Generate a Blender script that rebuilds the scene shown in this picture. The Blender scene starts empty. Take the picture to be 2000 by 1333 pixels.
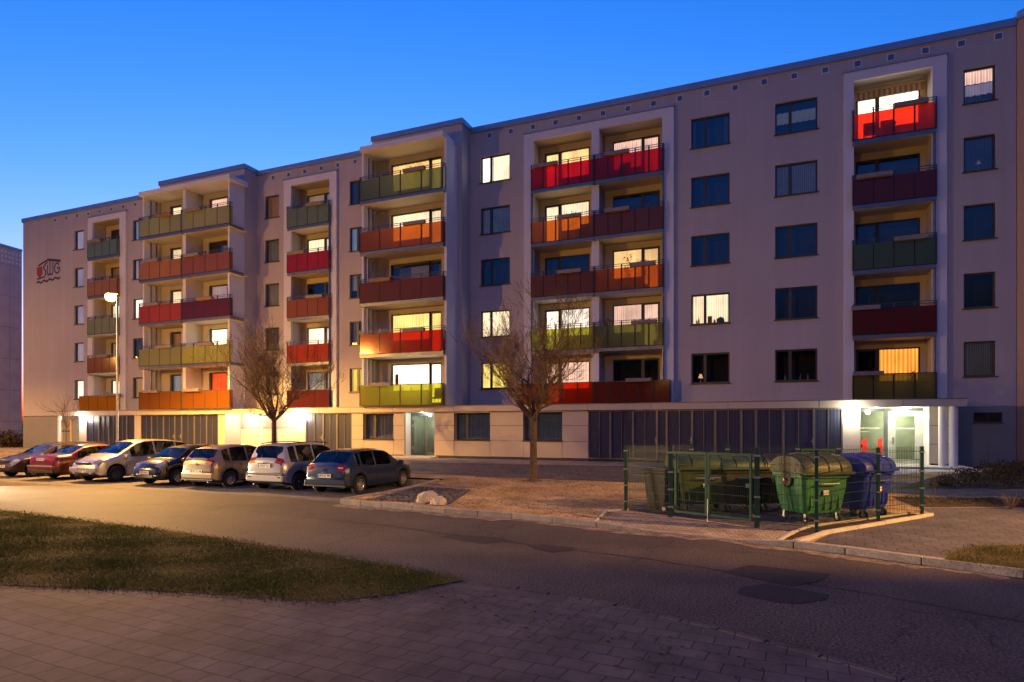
import bpy, math, random
from mathutils import Vector, Matrix
import numpy as np
R = math.radians
S = bpy.context.scene
COL = S.collection
random.seed(7)

# ------------------------------------------------------------------ camera
CAMX, CAMY, EYE = 0.0, -30.67, 2.2
cam = bpy.data.cameras.new('camera'); camo = bpy.data.objects.new('camera', cam); COL.objects.link(camo)
camo.location = (CAMX, CAMY, EYE); camo.rotation_euler = (R(90), 0, math.atan2(500, 1217))
cam.sensor_width = 36; cam.lens = 1217 / 2000 * 36; cam.shift_y = (834 - 666.5) / 2000
cam.clip_start = .1; cam.clip_end = 3000
S.camera = camo

# ------------------------------------------------------------------ dusk sky (sun 3 degrees below the horizon, behind the house to the left)
w = bpy.data.worlds.new('World'); S.world = w; w.use_nodes = True; nt = w.node_tree
sky = nt.nodes.new('ShaderNodeTexSky'); sky.sky_type = 'NISHITA'; sky.sun_disc = False
sky.sun_elevation = R(-3); sky.sun_rotation = R(-30); sky.ozone_density = 3; sky.dust_density = 1.0; sky.air_density = 1
sep = nt.nodes.new('ShaderNodeSeparateColor'); com = nt.nodes.new('ShaderNodeCombineColor'); nt.links.new(sky.outputs[0], sep.inputs[0])
def grade(ch, k, ref, p):                                # the photograph's tungsten white balance: red and green fall off faster
    d = nt.nodes.new('ShaderNodeMath'); d.operation = 'DIVIDE'; d.inputs[1].default_value = ref; nt.links.new(sep.outputs[ch], d.inputs[0])
    q = nt.nodes.new('ShaderNodeMath'); q.operation = 'POWER'; q.inputs[1].default_value = p; nt.links.new(d.outputs[0], q.inputs[0])
    m = nt.nodes.new('ShaderNodeMath'); m.operation = 'MULTIPLY'; m.inputs[1].default_value = k; nt.links.new(q.outputs[0], m.inputs[0]); nt.links.new(m.outputs[0], com.inputs[ch])
grade(0, .0033, .0185, 2.9); grade(1, .0250, .0314, 1.2); nt.links.new(sep.outputs[2], com.inputs[2])
nt.links.new(com.outputs[0], nt.nodes['Background'].inputs[0])
nt.nodes['Background'].inputs[1].default_value = .15
S.view_settings.view_transform = 'Standard'; S.view_settings.look = 'None'; S.view_settings.gamma = 1
S.view_settings.use_curve_mapping = False
EXPO = 5.95                                              # a long exposure at dusk
S.view_settings.exposure = EXPO
K = 2 ** -EXPO                                           # picture value 1.0 in scene units
cy = S.cycles
cy.use_denoising = True; cy.use_adaptive_sampling = False; cy.light_sampling_threshold = 0
cy.sample_clamp_indirect = 4 * K; cy.sample_clamp_direct = 0; cy.max_bounces = 6; cy.transparent_max_bounces = 16
cy.diffuse_bounces = 3; cy.glossy_bounces = 3; cy.transmission_bounces = 4; cy.caustics_reflective = False; cy.caustics_refractive = False
try: cy.use_light_tree = True
except Exception: pass

# ------------------------------------------------------------------ helpers
def tag(o, label=None, cat=None, group=None, kind=None):
    if label: o['label'] = label
    if cat: o['category'] = cat
    if group: o['group'] = group
    if kind: o['kind'] = kind
    return o
def empty(name, loc, rz=0):
    o = bpy.data.objects.new(name, None); COL.objects.link(o); o.location = loc; o.rotation_euler = (0, 0, rz)
    o.empty_display_size = .3
    return o
class MB:
    def __init__(s): s.v = []; s.f = []; s.m = []
    def face(s, pts, m=0):
        n = len(s.v); s.v += [tuple(p) for p in pts]; s.f.append(tuple(range(n, n + len(pts)))); s.m.append(m)
    def box(s, x0, x1, y0, y1, z0, z1, m=0):
        if x0 > x1: x0, x1 = x1, x0
        if y0 > y1: y0, y1 = y1, y0
        n = len(s.v)
        s.v += [(x0,y0,z0),(x1,y0,z0),(x1,y1,z0),(x0,y1,z0),(x0,y0,z1),(x1,y0,z1),(x1,y1,z1),(x0,y1,z1)]
        for q in ((0,3,2,1),(4,5,6,7),(0,1,5,4),(1,2,6,5),(2,3,7,6),(3,0,4,7)):
            s.f.append(tuple(n + i for i in q)); s.m.append(m)
        return s
    def tube(s, p0, p1, r0, r1=None, n=8, m=0, cap=True):
        r1 = r0 if r1 is None else r1
        p0 = Vector(p0); p1 = Vector(p1); d = (p1 - p0)
        if d.length < 1e-6: return s
        d.normalize(); a = d.cross(Vector((0,0,1)) if abs(d.z) < .9 else Vector((1,0,0))).normalized(); b = d.cross(a)
        k = len(s.v)
        for p, r in ((p0, r0), (p1, r1)):
            for i in range(n):
                t = 2*math.pi*i/n; q = p + (a*math.cos(t) + b*math.sin(t))*r; s.v.append(tuple(q))
        for i in range(n):
            j = (i+1) % n; s.f.append((k+i, k+j, k+n+j, k+n+i)); s.m.append(m)
        if cap:
            s.f.append(tuple(k+i for i in range(n))[::-1]); s.m.append(m)
            s.f.append(tuple(k+n+i for i in range(n))); s.m.append(m)
        return s
    def path(s, pts, radii, n=6, m=0):
        rings = []; pts = [Vector(p) for p in pts]
        for i, p in enumerate(pts):
            d = (pts[min(i+1, len(pts)-1)] - pts[max(i-1, 0)]).normalized()
            a = d.cross(Vector((.13,.2,1)) if abs(d.z) < .9 else Vector((1,.1,0))).normalized(); b = d.cross(a)
            k = len(s.v); rings.append(k)
            for j in range(n):
                t = 2*math.pi*j/n; s.v.append(tuple(p + (a*math.cos(t)+b*math.sin(t))*radii[i]))
        for i in range(len(rings)-1):
            for j in range(n):
                j2 = (j+1) % n; s.f.append((rings[i]+j, rings[i]+j2, rings[i+1]+j2, rings[i+1]+j)); s.m.append(m)
        s.f.append(tuple(rings[0]+j for j in range(n))[::-1]); s.m.append(m)
        s.f.append(tuple(rings[-1]+j for j in range(n))); s.m.append(m)
        return s
    def lathe(s, prof, origin=(0,0,0), axis='z', n=24, m=0):
        o = Vector(origin); k = len(s.v); L = len(prof)
        for i in range(n):
            t = 2*math.pi*i/n; c, q = math.cos(t), math.sin(t)
            for r, h in prof:
                p = {'z': (r*c, r*q, h), 'x': (h, r*c, r*q), 'y': (r*c, h, r*q)}[axis]
                s.v.append(tuple(o + Vector(p)))
        for i in range(n):
            j = (i+1) % n
            for a in range(L-1):
                s.f.append((k+i*L+a, k+j*L+a, k+j*L+a+1, k+i*L+a+1)); s.m.append(m)
        return s
    def prism(s, poly, axis, a0, a1, m=0):
        # poly: 2D points; axis 'y': points are (x,z) extruded along y; 'x': (y,z) ; 'z': (x,y)
        def P(u, v, a): return {'y': (u, a, v), 'x': (a, u, v), 'z': (u, v, a)}[axis]
        n = len(poly); k = len(s.v)
        s.v += [P(u, v, a0) for u, v in poly] + [P(u, v, a1) for u, v in poly]
        s.f.append(tuple(k+i for i in range(n))); s.m.append(m)
        s.f.append(tuple(k+n+i for i in range(n))[::-1]); s.m.append(m)
        for i in range(n):
            j = (i+1) % n; s.f.append((k+i, k+n+i, k+n+j, k+j)); s.m.append(m)
        return s
    def build(s, name, mats, parent=None, smooth=None, label=None, bevel=0, recalc=False):
        me = bpy.data.meshes.new(name); me.from_pydata(s.v, [], s.f)
        if not isinstance(mats, (list, tuple)): mats = [mats]
        for mt in mats: me.materials.append(mt)
        if len(mats) > 1: me.polygons.foreach_set('material_index', s.m)
        if recalc:
            import bmesh
            bm = bmesh.new(); bm.from_mesh(me); bmesh.ops.remove_doubles(bm, verts=bm.verts, dist=1e-5)
            bmesh.ops.recalc_face_normals(bm, faces=bm.faces); bm.to_mesh(me); bm.free()
        if smooth is not None:
            me.polygons.foreach_set('use_smooth', [True]*len(me.polygons))
            try: me.set_sharp_from_angle(angle=R(smooth))
            except Exception: pass
        me.update()
        o = bpy.data.objects.new(name, me); COL.objects.link(o)
        if parent:
            o.parent = parent
            if parent.get('_wo'): o.location = -Vector(parent.location)
        if bevel:
            b = o.modifiers.new('b', 'BEVEL'); b.width = bevel; b.segments = 2; b.limit_method = 'ANGLE'
        if label: o['label'] = label
        return o
def wempty(name, loc):      # a thing whose parts are given in world coordinates
    e = empty(name, loc); e['_wo'] = 1; return e
def copy_tree(o, parent=None):
    c = o.copy(); COL.objects.link(c)
    if parent: c.parent = parent
    for ch in list(o.children): copy_tree(ch, c)
    return c
def text_mesh(txt, size, font_bold=0, depth=.004):
    cu = bpy.data.curves.new('t', 'FONT'); cu.body = txt; cu.size = size; cu.extrude = depth; cu.offset = font_bold
    cu.align_x = 'CENTER'; cu.align_y = 'CENTER'; cu.resolution_u = 3
    ob = bpy.data.objects.new('t', cu); COL.objects.link(ob); bpy.context.view_layer.update()
    me = bpy.data.meshes.new_from_object(ob); bpy.data.objects.remove(ob); return me
def text(name, txt, size, loc, rot, mt, parent, bold=0, depth=.004, sx=1, sy=1):
    me = text_mesh(txt, size, bold, depth); me.materials.clear(); me.materials.append(mt)
    o = bpy.data.objects.new(name, me); COL.objects.link(o); o.parent = parent
    base = Vector(loc)
    if parent.get('_wo'): base = base - Vector(parent.location)
    o.location = base; o.rotation_euler = rot; o.scale = (sx, sy, 1)
    return o

# ------------------------------------------------------------------ materials
def newmat(name):
    m = bpy.data.materials.new(name); m.use_nodes = True; t = m.node_tree
    return m, t, t.nodes['Principled BSDF'], t.links.new
def N(t, typ, **kw):
    n = t.nodes.new(typ)
    for k, v in kw.items(): setattr(n, k, v)
    return n
def mat(name, c, rough=.6, metal=0, var=.12, scale=3, bump=0, bscale=40, spec=.5, coat=0, coords='obj'):
    m, t, p, L = newmat(name)
    p.inputs['Roughness'].default_value = rough; p.inputs['Metallic'].default_value = metal
    p.inputs['Specular IOR Level'].default_value = spec; p.inputs['Coat Weight'].default_value = coat
    p.inputs['Coat Roughness'].default_value = .05
    tc = N(t, 'ShaderNodeTexCoord'); src = tc.outputs['Object']
    if coords == 'world': g = N(t, 'ShaderNodeNewGeometry'); src = g.outputs['Position']
    nz = N(t, 'ShaderNodeTexNoise'); nz.inputs['Scale'].default_value = scale; nz.inputs['Detail'].default_value = 6
    L(src, nz.inputs['Vector'])
    r = N(t, 'ShaderNodeValToRGB'); r.color_ramp.elements[0].position = .3; r.color_ramp.elements[1].position = .7
    r.color_ramp.elements[0].color = tuple(x*(1-var) for x in c) + (1,); r.color_ramp.elements[1].color = tuple(min(1, x*(1+var)) for x in c) + (1,)
    L(nz.outputs[0], r.inputs[0]); L(r.outputs[0], p.inputs['Base Color'])
    if bump:
        n2 = N(t, 'ShaderNodeTexNoise'); n2.inputs['Scale'].default_value = bscale; n2.inputs['Detail'].default_value = 4
        L(src, n2.inputs['Vector']); b = N(t, 'ShaderNodeBump'); b.inputs['Strength'].default_value = bump; b.inputs['Distance'].default_value = .01
        L(n2.outputs[0], b.inputs['Height']); L(b.outputs[0], p.inputs['Normal'])
    return m
def emis(name, c, st):
    m, t, p, L = newmat(name); t.nodes.remove(p); e = N(t, 'ShaderNodeEmission')
    e.inputs[0].default_value = tuple(c) + (1,); e.inputs[1].default_value = st * K
    L(e.outputs[0], t.nodes['Material Output'].inputs[0]); return m
def glass_mat(name, tintc=(1,1,1), mul=2.0, add=.0, rough=.0, ior=1.5):
    m, t, p, L = newmat(name); t.nodes.remove(p)
    tr = N(t, 'ShaderNodeBsdfTransparent'); tr.inputs[0].default_value = tuple(tintc) + (1,)
    gl = N(t, 'ShaderNodeBsdfGlossy'); gl.inputs['Roughness'].default_value = rough
    fr = N(t, 'ShaderNodeFresnel'); fr.inputs[0].default_value = ior
    ma = N(t, 'ShaderNodeMath', operation='MULTIPLY_ADD'); ma.inputs[1].default_value = mul; ma.inputs[2].default_value = add; ma.use_clamp = True
    L(fr.outputs[0], ma.inputs[0]); mx = N(t, 'ShaderNodeMixShader')
    L(ma.outputs[0], mx.inputs[0]); L(tr.outputs[0], mx.inputs[1]); L(gl.outputs[0], mx.inputs[2])
    L(mx.outputs[0], t.nodes['Material Output'].inputs[0]); return m
def frosted(name, c, clear=.48, tl_mix=.72):
    # coloured frosted balcony glass: scatters light through, with a shiny face
    m, t, p, L = newmat(name); t.nodes.remove(p)
    df = N(t, 'ShaderNodeBsdfDiffuse'); df.inputs[0].default_value = tuple(x*.78 for x in c) + (1,)
    tl = N(t, 'ShaderNodeBsdfTranslucent'); tl.inputs[0].default_value = tuple(c) + (1,)
    tr = N(t, 'ShaderNodeBsdfTransparent'); tr.inputs[0].default_value = tuple(min(1, x*1.1+.01) for x in c) + (1,)
    a = N(t, 'ShaderNodeMixShader'); a.inputs[0].default_value = tl_mix; L(df.outputs[0], a.inputs[1]); L(tl.outputs[0], a.inputs[2])
    b = N(t, 'ShaderNodeMixShader'); b.inputs[0].default_value = clear; L(a.outputs[0], b.inputs[1]); L(tr.outputs[0], b.inputs[2])
    gl = N(t, 'ShaderNodeBsdfGlossy'); gl.inputs['Roughness'].default_value = .12
    fr = N(t, 'ShaderNodeFresnel'); fr.inputs[0].default_value = 1.45
    x = N(t, 'ShaderNodeMixShader'); L(fr.outputs[0], x.inputs[0]); L(b.outputs[0], x.inputs[1]); L(gl.outputs[0], x.inputs[2])
    L(x.outputs[0], t.nodes['Material Output'].inputs[0]); return m
def curtain_mat(name, c, st, folds=9.0, depth=.35, diffuse=False):
    # hanging cloth with folds; glow put into it stands in for room light
    m, t, p, L = newmat(name)
    tc = N(t, 'ShaderNodeTexCoord'); mp = N(t, 'ShaderNodeMapping'); mp.inputs['Scale'].default_value = (1, 1, .06)
    oi = N(t, 'ShaderNodeObjectInfo'); sh = N(t, 'ShaderNodeCombineXYZ'); k9 = N(t, 'ShaderNodeMath', operation='MULTIPLY'); k9.inputs[1].default_value = 37; L(oi.outputs['Random'], k9.inputs[0]); L(k9.outputs[0], sh.inputs[0])
    L(tc.outputs['Object'], mp.inputs['Vector']); L(sh.outputs[0], mp.inputs['Location'])
    wv = N(t, 'ShaderNodeTexWave'); wv.bands_direction = 'X'; wv.inputs['Scale'].default_value = folds/ (2*math.pi) * 2.2
    wv.inputs['Distortion'].default_value = 3.5; wv.inputs['Detail'].default_value = 3; wv.inputs['Detail Scale'].default_value = 1.3
    L(mp.outputs[0], wv.inputs['Vector'])
    nz = N(t, 'ShaderNodeTexNoise'); nz.inputs['Scale'].default_value = 1.1; nz.inputs['Detail'].default_value = 2; L(tc.outputs['Object'], nz.inputs['Vector'])
    mr = N(t, 'ShaderNodeMapRange'); mr.inputs['To Min'].default_value = 1-depth; mr.inputs['To Max'].default_value = 1; L(wv.outputs['Fac'], mr.inputs['Value'])
    m2 = N(t, 'ShaderNodeMapRange'); m2.inputs['From Min'].default_value = .3; m2.inputs['From Max'].default_value = .7
    m2.inputs['To Min'].default_value = .7; m2.inputs['To Max'].default_value = 1.2; L(nz.outputs[0], m2.inputs['Value'])
    mu = N(t, 'ShaderNodeMath', operation='MULTIPLY'); L(mr.outputs[0], mu.inputs[0]); L(m2.outputs[0], mu.inputs[1])
    rr = N(t, 'ShaderNodeMapRange'); rr.inputs['To Min'].default_value = .72; rr.inputs['To Max'].default_value = 1.15; L(oi.outputs['Random'], rr.inputs['Value'])
    m3 = N(t, 'ShaderNodeMath', operation='MULTIPLY'); L(mu.outputs[0], m3.inputs[0]); L(rr.outputs[0], m3.inputs[1]); mu = m3
    if diffuse:
        mc = N(t, 'ShaderNodeMix', data_type='RGBA', blend_type='MULTIPLY'); mc.inputs[0].default_value = 1
        mc.inputs[6].default_value = tuple(c) + (1,); L(mu.outputs[0], mc.inputs[7]); L(mc.outputs[2], p.inputs['Base Color'])
        p.inputs['Roughness'].default_value = .9
        if st: p.inputs['Emission Color'].default_value = tuple(c) + (1,); p.inputs['Emission Strength'].default_value = st*K  # faint glow added even to cloth in unlit windows
    else:
        ms = N(t, 'ShaderNodeMath', operation='MULTIPLY'); ms.inputs[1].default_value = st*K*1.45; L(mu.outputs[0], ms.inputs[0])
        p.inputs['Base Color'].default_value = tuple(c) + (1,); p.inputs['Roughness'].default_value = .9
        p.inputs['Emission Color'].default_value = tuple(c) + (1,); L(ms.outputs[0], p.inputs['Emission Strength'])
    return m
M = {}
M['plaster'] = mat('plaster', (.50,.455,.455), .9, var=.05, scale=.35, bump=.25, bscale=60, spec=.2)
def weathered(m, amt=.10):      # faint rain streaks running down the wall
    t = m.node_tree; L = t.links.new; p = t.nodes['Principled BSDF']; src = p.inputs['Base Color'].links[0].from_socket
    g = N(t, 'ShaderNodeNewGeometry'); mp = N(t, 'ShaderNodeMapping'); mp.inputs['Scale'].default_value = (2.2,2.2,.10); L(g.outputs['Position'], mp.inputs['Vector'])
    n = N(t, 'ShaderNodeTexNoise'); n.inputs['Scale'].default_value = 1; n.inputs['Detail'].default_value = 5; L(mp.outputs[0], n.inputs['Vector'])
    r = N(t, 'ShaderNodeMapRange'); r.inputs['From Min'].default_value = .3; r.inputs['From Max'].default_value = .7; r.inputs['To Min'].default_value = 1-amt; r.inputs['To Max'].default_value = 1+amt*.5; L(n.outputs[0], r.inputs['Value'])
    x = N(t, 'ShaderNodeMix', data_type='RGBA', blend_type='MULTIPLY'); x.inputs[0].default_value = 1; L(src, x.inputs[6]); L(r.outputs[0], x.inputs[7]); L(x.outputs[2], p.inputs['Base Color'])
weathered(M['plaster'], .055)
M['white'] = mat('white_plaster', (.74,.73,.76), .85, var=.04, scale=.8, bump=.1, bscale=50, spec=.2)
M['loggia'] = mat('loggia_plaster', (.60,.53,.42), .88, var=.04, scale=.7, bump=.1, bscale=50, spec=.2)
M['soffit'] = mat('soffit_paint', (.66,.60,.50), .85, var=.04, scale=.9, spec=.2)
M['plinth'] = mat('plinth_plaster', (.27,.265,.25), .9, var=.08, scale=.8, bump=.2, spec=.2)
M['clad'] = mat('facade_panel', (.50,.44,.385), .45, var=.04, scale=.8, spec=.4)
M['dark'] = mat('dark_gap', (.03,.03,.03), .8)
M['flash'] = mat('roof_flashing', (.34,.38,.45), .45, metal=.6, var=.08, scale=1.5)
M['frame'] = mat('window_frame', (.055,.052,.055), .4, var=.05)
M['sill'] = mat('window_sill', (.08,.08,.09), .4, metal=.5)
M['steel'] = mat('galvanised_steel', (.42,.43,.45), .38, metal=.8, var=.15, scale=8)
M['pipe'] = mat('downpipe_metal', (.20,.21,.24), .4, metal=.7)
M['postm'] = mat('panel_post_metal', (.10,.10,.11), .4, metal=.6)
M['gasket'] = mat('panel_gasket', (.02,.02,.022), .8)
M['pane'] = glass_mat('window_glass', mul=3.4)
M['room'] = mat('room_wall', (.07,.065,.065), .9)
M['roomw'] = mat('room_wallpaper', (.75,.66,.45), .9, var=.03)
M['gap'] = mat('dark_backing', (.05,.05,.055), .8)  # dark backing colour for the joints between panels
G = {'green': frosted('green_glass', (.56,.62,.28), .5), 'lime': frosted('lime_glass', (.82,.82,.22), .5), 'orange': frosted('orange_glass', (1,.42,.03), .62),
     'red': frosted('red_glass', (.85,.07,.04), .55), 'vermilion': frosted('vermilion_glass', (.95,.15,.035), .6), 'rust': frosted('rust_glass', (.70,.24,.08), .15),
     'maroon': frosted('maroon_glass', (.50,.10,.085), .15), 'deepgreen': frosted('deep_green_glass', (.34,.52,.30), .2), 'brown': frosted('brown_orange_glass', (.72,.29,.045), .05)}
for k_, c_ in (('green',(.62,.66,.28)),('lime',(.80,.80,.24)),('orange',(1,.42,.03)),('red',(.85,.06,.04)),('vermilion',(.95,.14,.03)),('rust',(.74,.25,.08)),('maroon',(.27,.055,.07)),('deepgreen',(.42,.56,.30))):
    G[k_+'_lamplit'] = frosted('lamplit_'+k_+'_glass', c_, .16, .50)  # copies for the left stacks, made more opaque so their fronts look lamplit
C = {'net': curtain_mat('net_curtain', (.42,.42,.46), .03, 12, .55, True), 'cream': curtain_mat('cream_curtain_lit', (1,.80,.50), 1.25, 11, .52), 'yellow': curtain_mat('yellow_curtain_lit', (1,.74,.22), 1.3, 10, .52),
     'pink': curtain_mat('pink_curtain_lit', (1,.62,.45), 1.05, 9, .52), 'warm': curtain_mat('warm_room_lit', (1,.62,.22), 1.0, 1.2, .2),
     'bright': curtain_mat('bright_room_lit', (1,.88,.62), 2.6, 1.0, .12), 'white': curtain_mat('white_curtain_lit', (1,.88,.70), 1.7, 8, .52),
     'orange': curtain_mat('orange_curtain_lit', (1,.36,.05), 1.15, 6, .6), 'redc': curtain_mat('red_curtain_lit', (1,.12,.02), .55, 8, .35),
     'lilac': curtain_mat('lilac_curtain', (.62,.50,.62), .28, 9, .3), 'dim': curtain_mat('dim_curtain', (.35,.16,.08), .22, 6, .5),
     'grey': curtain_mat('grey_net_curtain', (.16,.16,.22), .012, 10, .5, True), 'pale': curtain_mat('pale_blind', (.45,.45,.5), .10, 3, .2, True),
     'olive': curtain_mat('olive_room_lit', (1,.75,.15), .75, 1.5, .4), 'blue': curtain_mat('blue_curtain', (.35,.5,.75), .22, 8, .4), 'tan': curtain_mat('tan_curtain', (.8,.55,.32), .2, 8, .4)}

# ================================================================== APARTMENT HOUSE (facade plane y = 0, x to the right, ground .57)
GB = .57
PITCH = 2.79
ZW = [4.25 + PITCH*k for k in range(5)]           # window sills of floors 1..5
WH = 1.43
def wall_grid(mb, Y, x0, x1, z0, z1, holes, m=0, dy=0.0):
    xs = sorted({x0, x1, *[v for h in holes for v in h[:2]]}); zs = sorted({z0, z1, *[v for h in holes for v in h[2:4]]})
    for i in range(len(xs)-1):
        for j in range(len(zs)-1):
            cx = (xs[i]+xs[i+1])/2; cz = (zs[j]+zs[j+1])/2
            if any(h[0] < cx < h[1] and h[2] < cz < h[3] for h in holes): continue
            mb.face([(xs[i],Y,zs[j]),(xs[i+1],Y,zs[j]),(xs[i+1],Y,zs[j+1]),(xs[i],Y,zs[j+1])], m)
    for h in holes:
        a, b, c, d, e = h[:5]
        if e <= 0: continue
        mb.face([(a,Y,c),(a,Y+e,c),(a,Y+e,d),(a,Y,d)], m); mb.face([(b,Y,c),(b,Y,d),(b,Y+e,d),(b,Y+e,c)], m)
        mb.face([(a,Y,d),(a,Y+e,d),(b,Y+e,d),(b,Y,d)], m); mb.face([(a,Y,c),(b,Y,c),(b,Y+e,c),(a,Y+e,c)], m)

bld = wempty('apartment_house', (-22, 6, GB))
tag(bld, 'long five storey cream apartment house with coloured glass balconies and lit windows', 'apartment house')

COLS = {'A': (-48.0,-46.96), 'B': (-41.70,-40.62), 'C': (-29.56,-28.43), 'D': (-23.06,-22.0), 'E': (-14.44,-12.72), 'F': (-3.38,-1.65), 'G': (.30,2.03), 'H': (7.42,8.50)}
LOG = {'P': (-45.77,-42.88), 'Q': (-27.36,-24.44), 'S': (-11.33,-8.22), 'T': (-7.83,-4.72), 'U': (3.44,6.30)}   # loggias
LTOP, LBOT, LD = 17.15, 3.30, .9
def slabz(k): return 3.30 + PITCH*(k)
# windows in the loggia back walls: (x0, x1, door side, split)
LW = {'P': (-45.24,-43.2,'R'), 'Q': (-26.99,-24.75,'R'), 'S': (-11.07,-8.59,'L'), 'T': (-7.37,-4.99,'R'), 'U': (3.62,6.07,'L')}
RIS = {'R1': (-37.73,-30.25), 'R2': (-20.76,-15.06)}
WINH = []
for k in range(5):
    for c in COLS.values(): WINH.append((c[0], c[1], ZW[k], ZW[k]+WH, .14))
wall = MB()
holes = list(WINH) + [(a, b, LBOT, LTOP, LD) for a, b in LOG.values()]
wall_grid(wall, 0, -54.1, 9.17, 3.04, 18.25, holes)
# back walls of the loggias, in front of the rooms
for n, (a, b) in LOG.items():
    back = MB()
    hs = []
    for k in range(5):
        x0, x1, side = LW[n]; zf = slabz(k)
        d0, d1 = (x0, x0+.86) if side == 'L' else (x1-.86, x1)
        w0, w1 = (d1, x1) if side == 'L' else (x0, d0)
        hs.append((d0, d1, zf+.12, ZW[k]+WH-.03, 0)); hs.append((w0, w1, zf+.85, ZW[k]+WH-.03, 0))
    wall_grid(back, LD-.002, a, b, LBOT, LTOP, hs); back.build('loggia_wall', M['loggia'], bld)
# end walls, rear and roof close the volume
wall.face([(-54.1,0,0),(-54.1,0,18.25),(-54.1,12,18.25),(-54.1,12,0)]); wall.face([(9.17,0,0),(9.17,12,0),(9.17,12,18.25),(9.17,0,18.25)])
wall.face([(-54.1,12,0),(-54.1,12,18.25),(9.17,12,18.25),(9.17,12,0)]); wall.face([(-54.1,0,18.2),(9.17,0,18.2),(9.17,12,18.2),(-54.1,12,18.2)])
# risalits
for n, (a, b) in RIS.items():
    hs = []
    units = [(-37.0,-35.72,'R1L'), (-33.27,-30.95,'R1R')] if n == 'R1' else [(-19.53,-16.31,'R2')]
    for (x0, x1, u) in units:
        for k in range(5):
            zf = slabz(k)
            if u == 'R1L': hs.append((-36.77,-35.73, zf+.12, ZW[k]+WH, .1))
            else:
                hs.append((x1-.76, x1, zf+.12, ZW[k]+WH, .1)); hs.append((x0, x1-.76, zf+.85, ZW[k]+WH, .1))
    wall_grid(wall, -1.0, a, b, 3.04, 18.35, hs)
    wall.face([(a,-1,3.04),(a,-1,18.35),(a,0,18.35),(a,0,3.04)]); wall.face([(b,-1,3.04),(b,0,3.04),(b,0,18.35),(b,-1,18.35)])
    wall.face([(a,-1,18.3),(b,-1,18.3),(b,0,18.3),(a,0,18.3)])
wall.build('wall', M['plaster'], bld)
pl = MB()
wall_grid(pl, -.004, 6.95, 9.17, GB-.4, 3.04, [(7.75,8.72,2.37,2.78,.12)]); pl.build('plinth', M['plinth'], bld); pl = MB(); wall_grid(pl, -.004, -54.1, -40.0, GB-.4, 3.0, [])
pl.face([(-54.104,0,0),(-54.104,0,3.0),(-54.104,12,3.0),(-54.104,12,0)])
pl.build('plinth', M['plinth'], bld)
vg = MB(); vg.box(7.75,8.72,.10,.13,2.37,2.78)
vgo = vg.build('cellar_window', M['frame'], bld)
v2 = MB(); v2.box(7.80,8.24,.08,.095,2.42,2.73).box(8.28,8.67,.08,.095,2.42,2.73); v2.build('pane', M['pane'], vgo)
v3 = MB(); v3.box(7.70,8.77,-.05,.06,2.33,2.365); v3.build('sill', M['sill'], vgo)

# roof edge flashing
fl = MB()
def flash(x0, x1, y0, y1, z0, z1): fl.box(x0, x1, y0, y1, z0, z1)
flash(-54.2,-37.73,-.07,.2,18.22,18.52); flash(-30.25,-20.76,-.07,.2,18.22,18.52); flash(-15.06,9.17,-.07,.2,18.22,18.52)
for a, b in RIS.values():
    flash(a-.05, b+.05, -1.07, -.85, 18.36, 18.63); flash(b-.15, b+.06, -.849, .15, 18.36, 18.63); flash(a-.06, a+.15, -.849, .15, 18.36, 18.63)
fl.box(-54.21,-54.0,.201,12,18.22,18.52)
fl.box(8.0,8.9,.5,.9,18.3,18.78)
fl.build('roof_edge', M['flash'], bld, label='blue grey metal edge along the flat roof')
# vents under the roof
for i in range(48):
    X = 8.59 - 1.25*i
    if X < -53: break
    if any(a-.3 < X < b+.3 for a, b in RIS.values()): continue
    v = MB(); s = .15
    v.box(X-s, X+s, -.02, .02, 17.93-s, 17.93-s+.035).box(X-s, X+s, -.02, .02, 17.93+s-.035, 17.93+s)
    v.box(X-s, X-s+.035, -.02, .02, 17.93-s+.035, 17.93+s-.035).box(X+s-.035, X+s, -.02, .02, 17.93-s+.035, 17.93+s-.035)
    vo = v.build('roof_vent', M['white'], bld)
    g = MB(); g.box(X-s+.035, X+s-.035, -.008, .01, 17.93-s+.035, 17.93+s-.035)
    for q in range(4): g.box(X-s+.035, X+s-.035, -.018, -.009, 17.93-.09+q*.055, 17.93-.07+q*.055)
    g.build('grille', M['pipe'], vo)

# white portal frames round the loggias
def portal(x0, x1, legs, y=-.15):
    p = MB()
    for a, b in legs: p.box(a, b, y, -.001, LBOT, LTOP)
    p.box(x0, x1, y, -.001, LTOP, 17.55)
    o = p.build('portal_frame', M['white'], bld, bevel=.01)
    c = MB(); c.box(x0-.04, x1+.04, y-.04, -.001, 17.551, 17.60); c.build('cap', M['flash'], o)
    return o
portal(-46.28,-42.24, [(-46.28,-45.77),(-42.88,-42.24)]); portal(-27.93,-23.91, [(-27.93,-27.36),(-24.44,-23.91)])
portal(-11.87,-4.17, [(-11.87,-11.33),(-8.22,-7.83),(-4.72,-4.17)]); portal(3.05,6.82, [(3.05,3.44),(6.30,6.82)])
for X, Y in ((-4.66,-.22),(6.36,-.22),(-24.38,-.22),(-11.40,-.22),(-20.47,-1.35),(-20.47,-1.75),(-37.6,-1.35),(-37.6,-1.75)):
    d = MB(); d.tube((X,Y,3.3), (X,Y,17.1 if Y < -1 else 15.5), .05, n=10)
    for k in range(5): d.box(X-.06, X+.06, Y-.06, Y+.1, 4.3+PITCH*k, 4.34+PITCH*k)
    d.build('downpipe', M['pipe'], bld, smooth=40)

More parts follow.
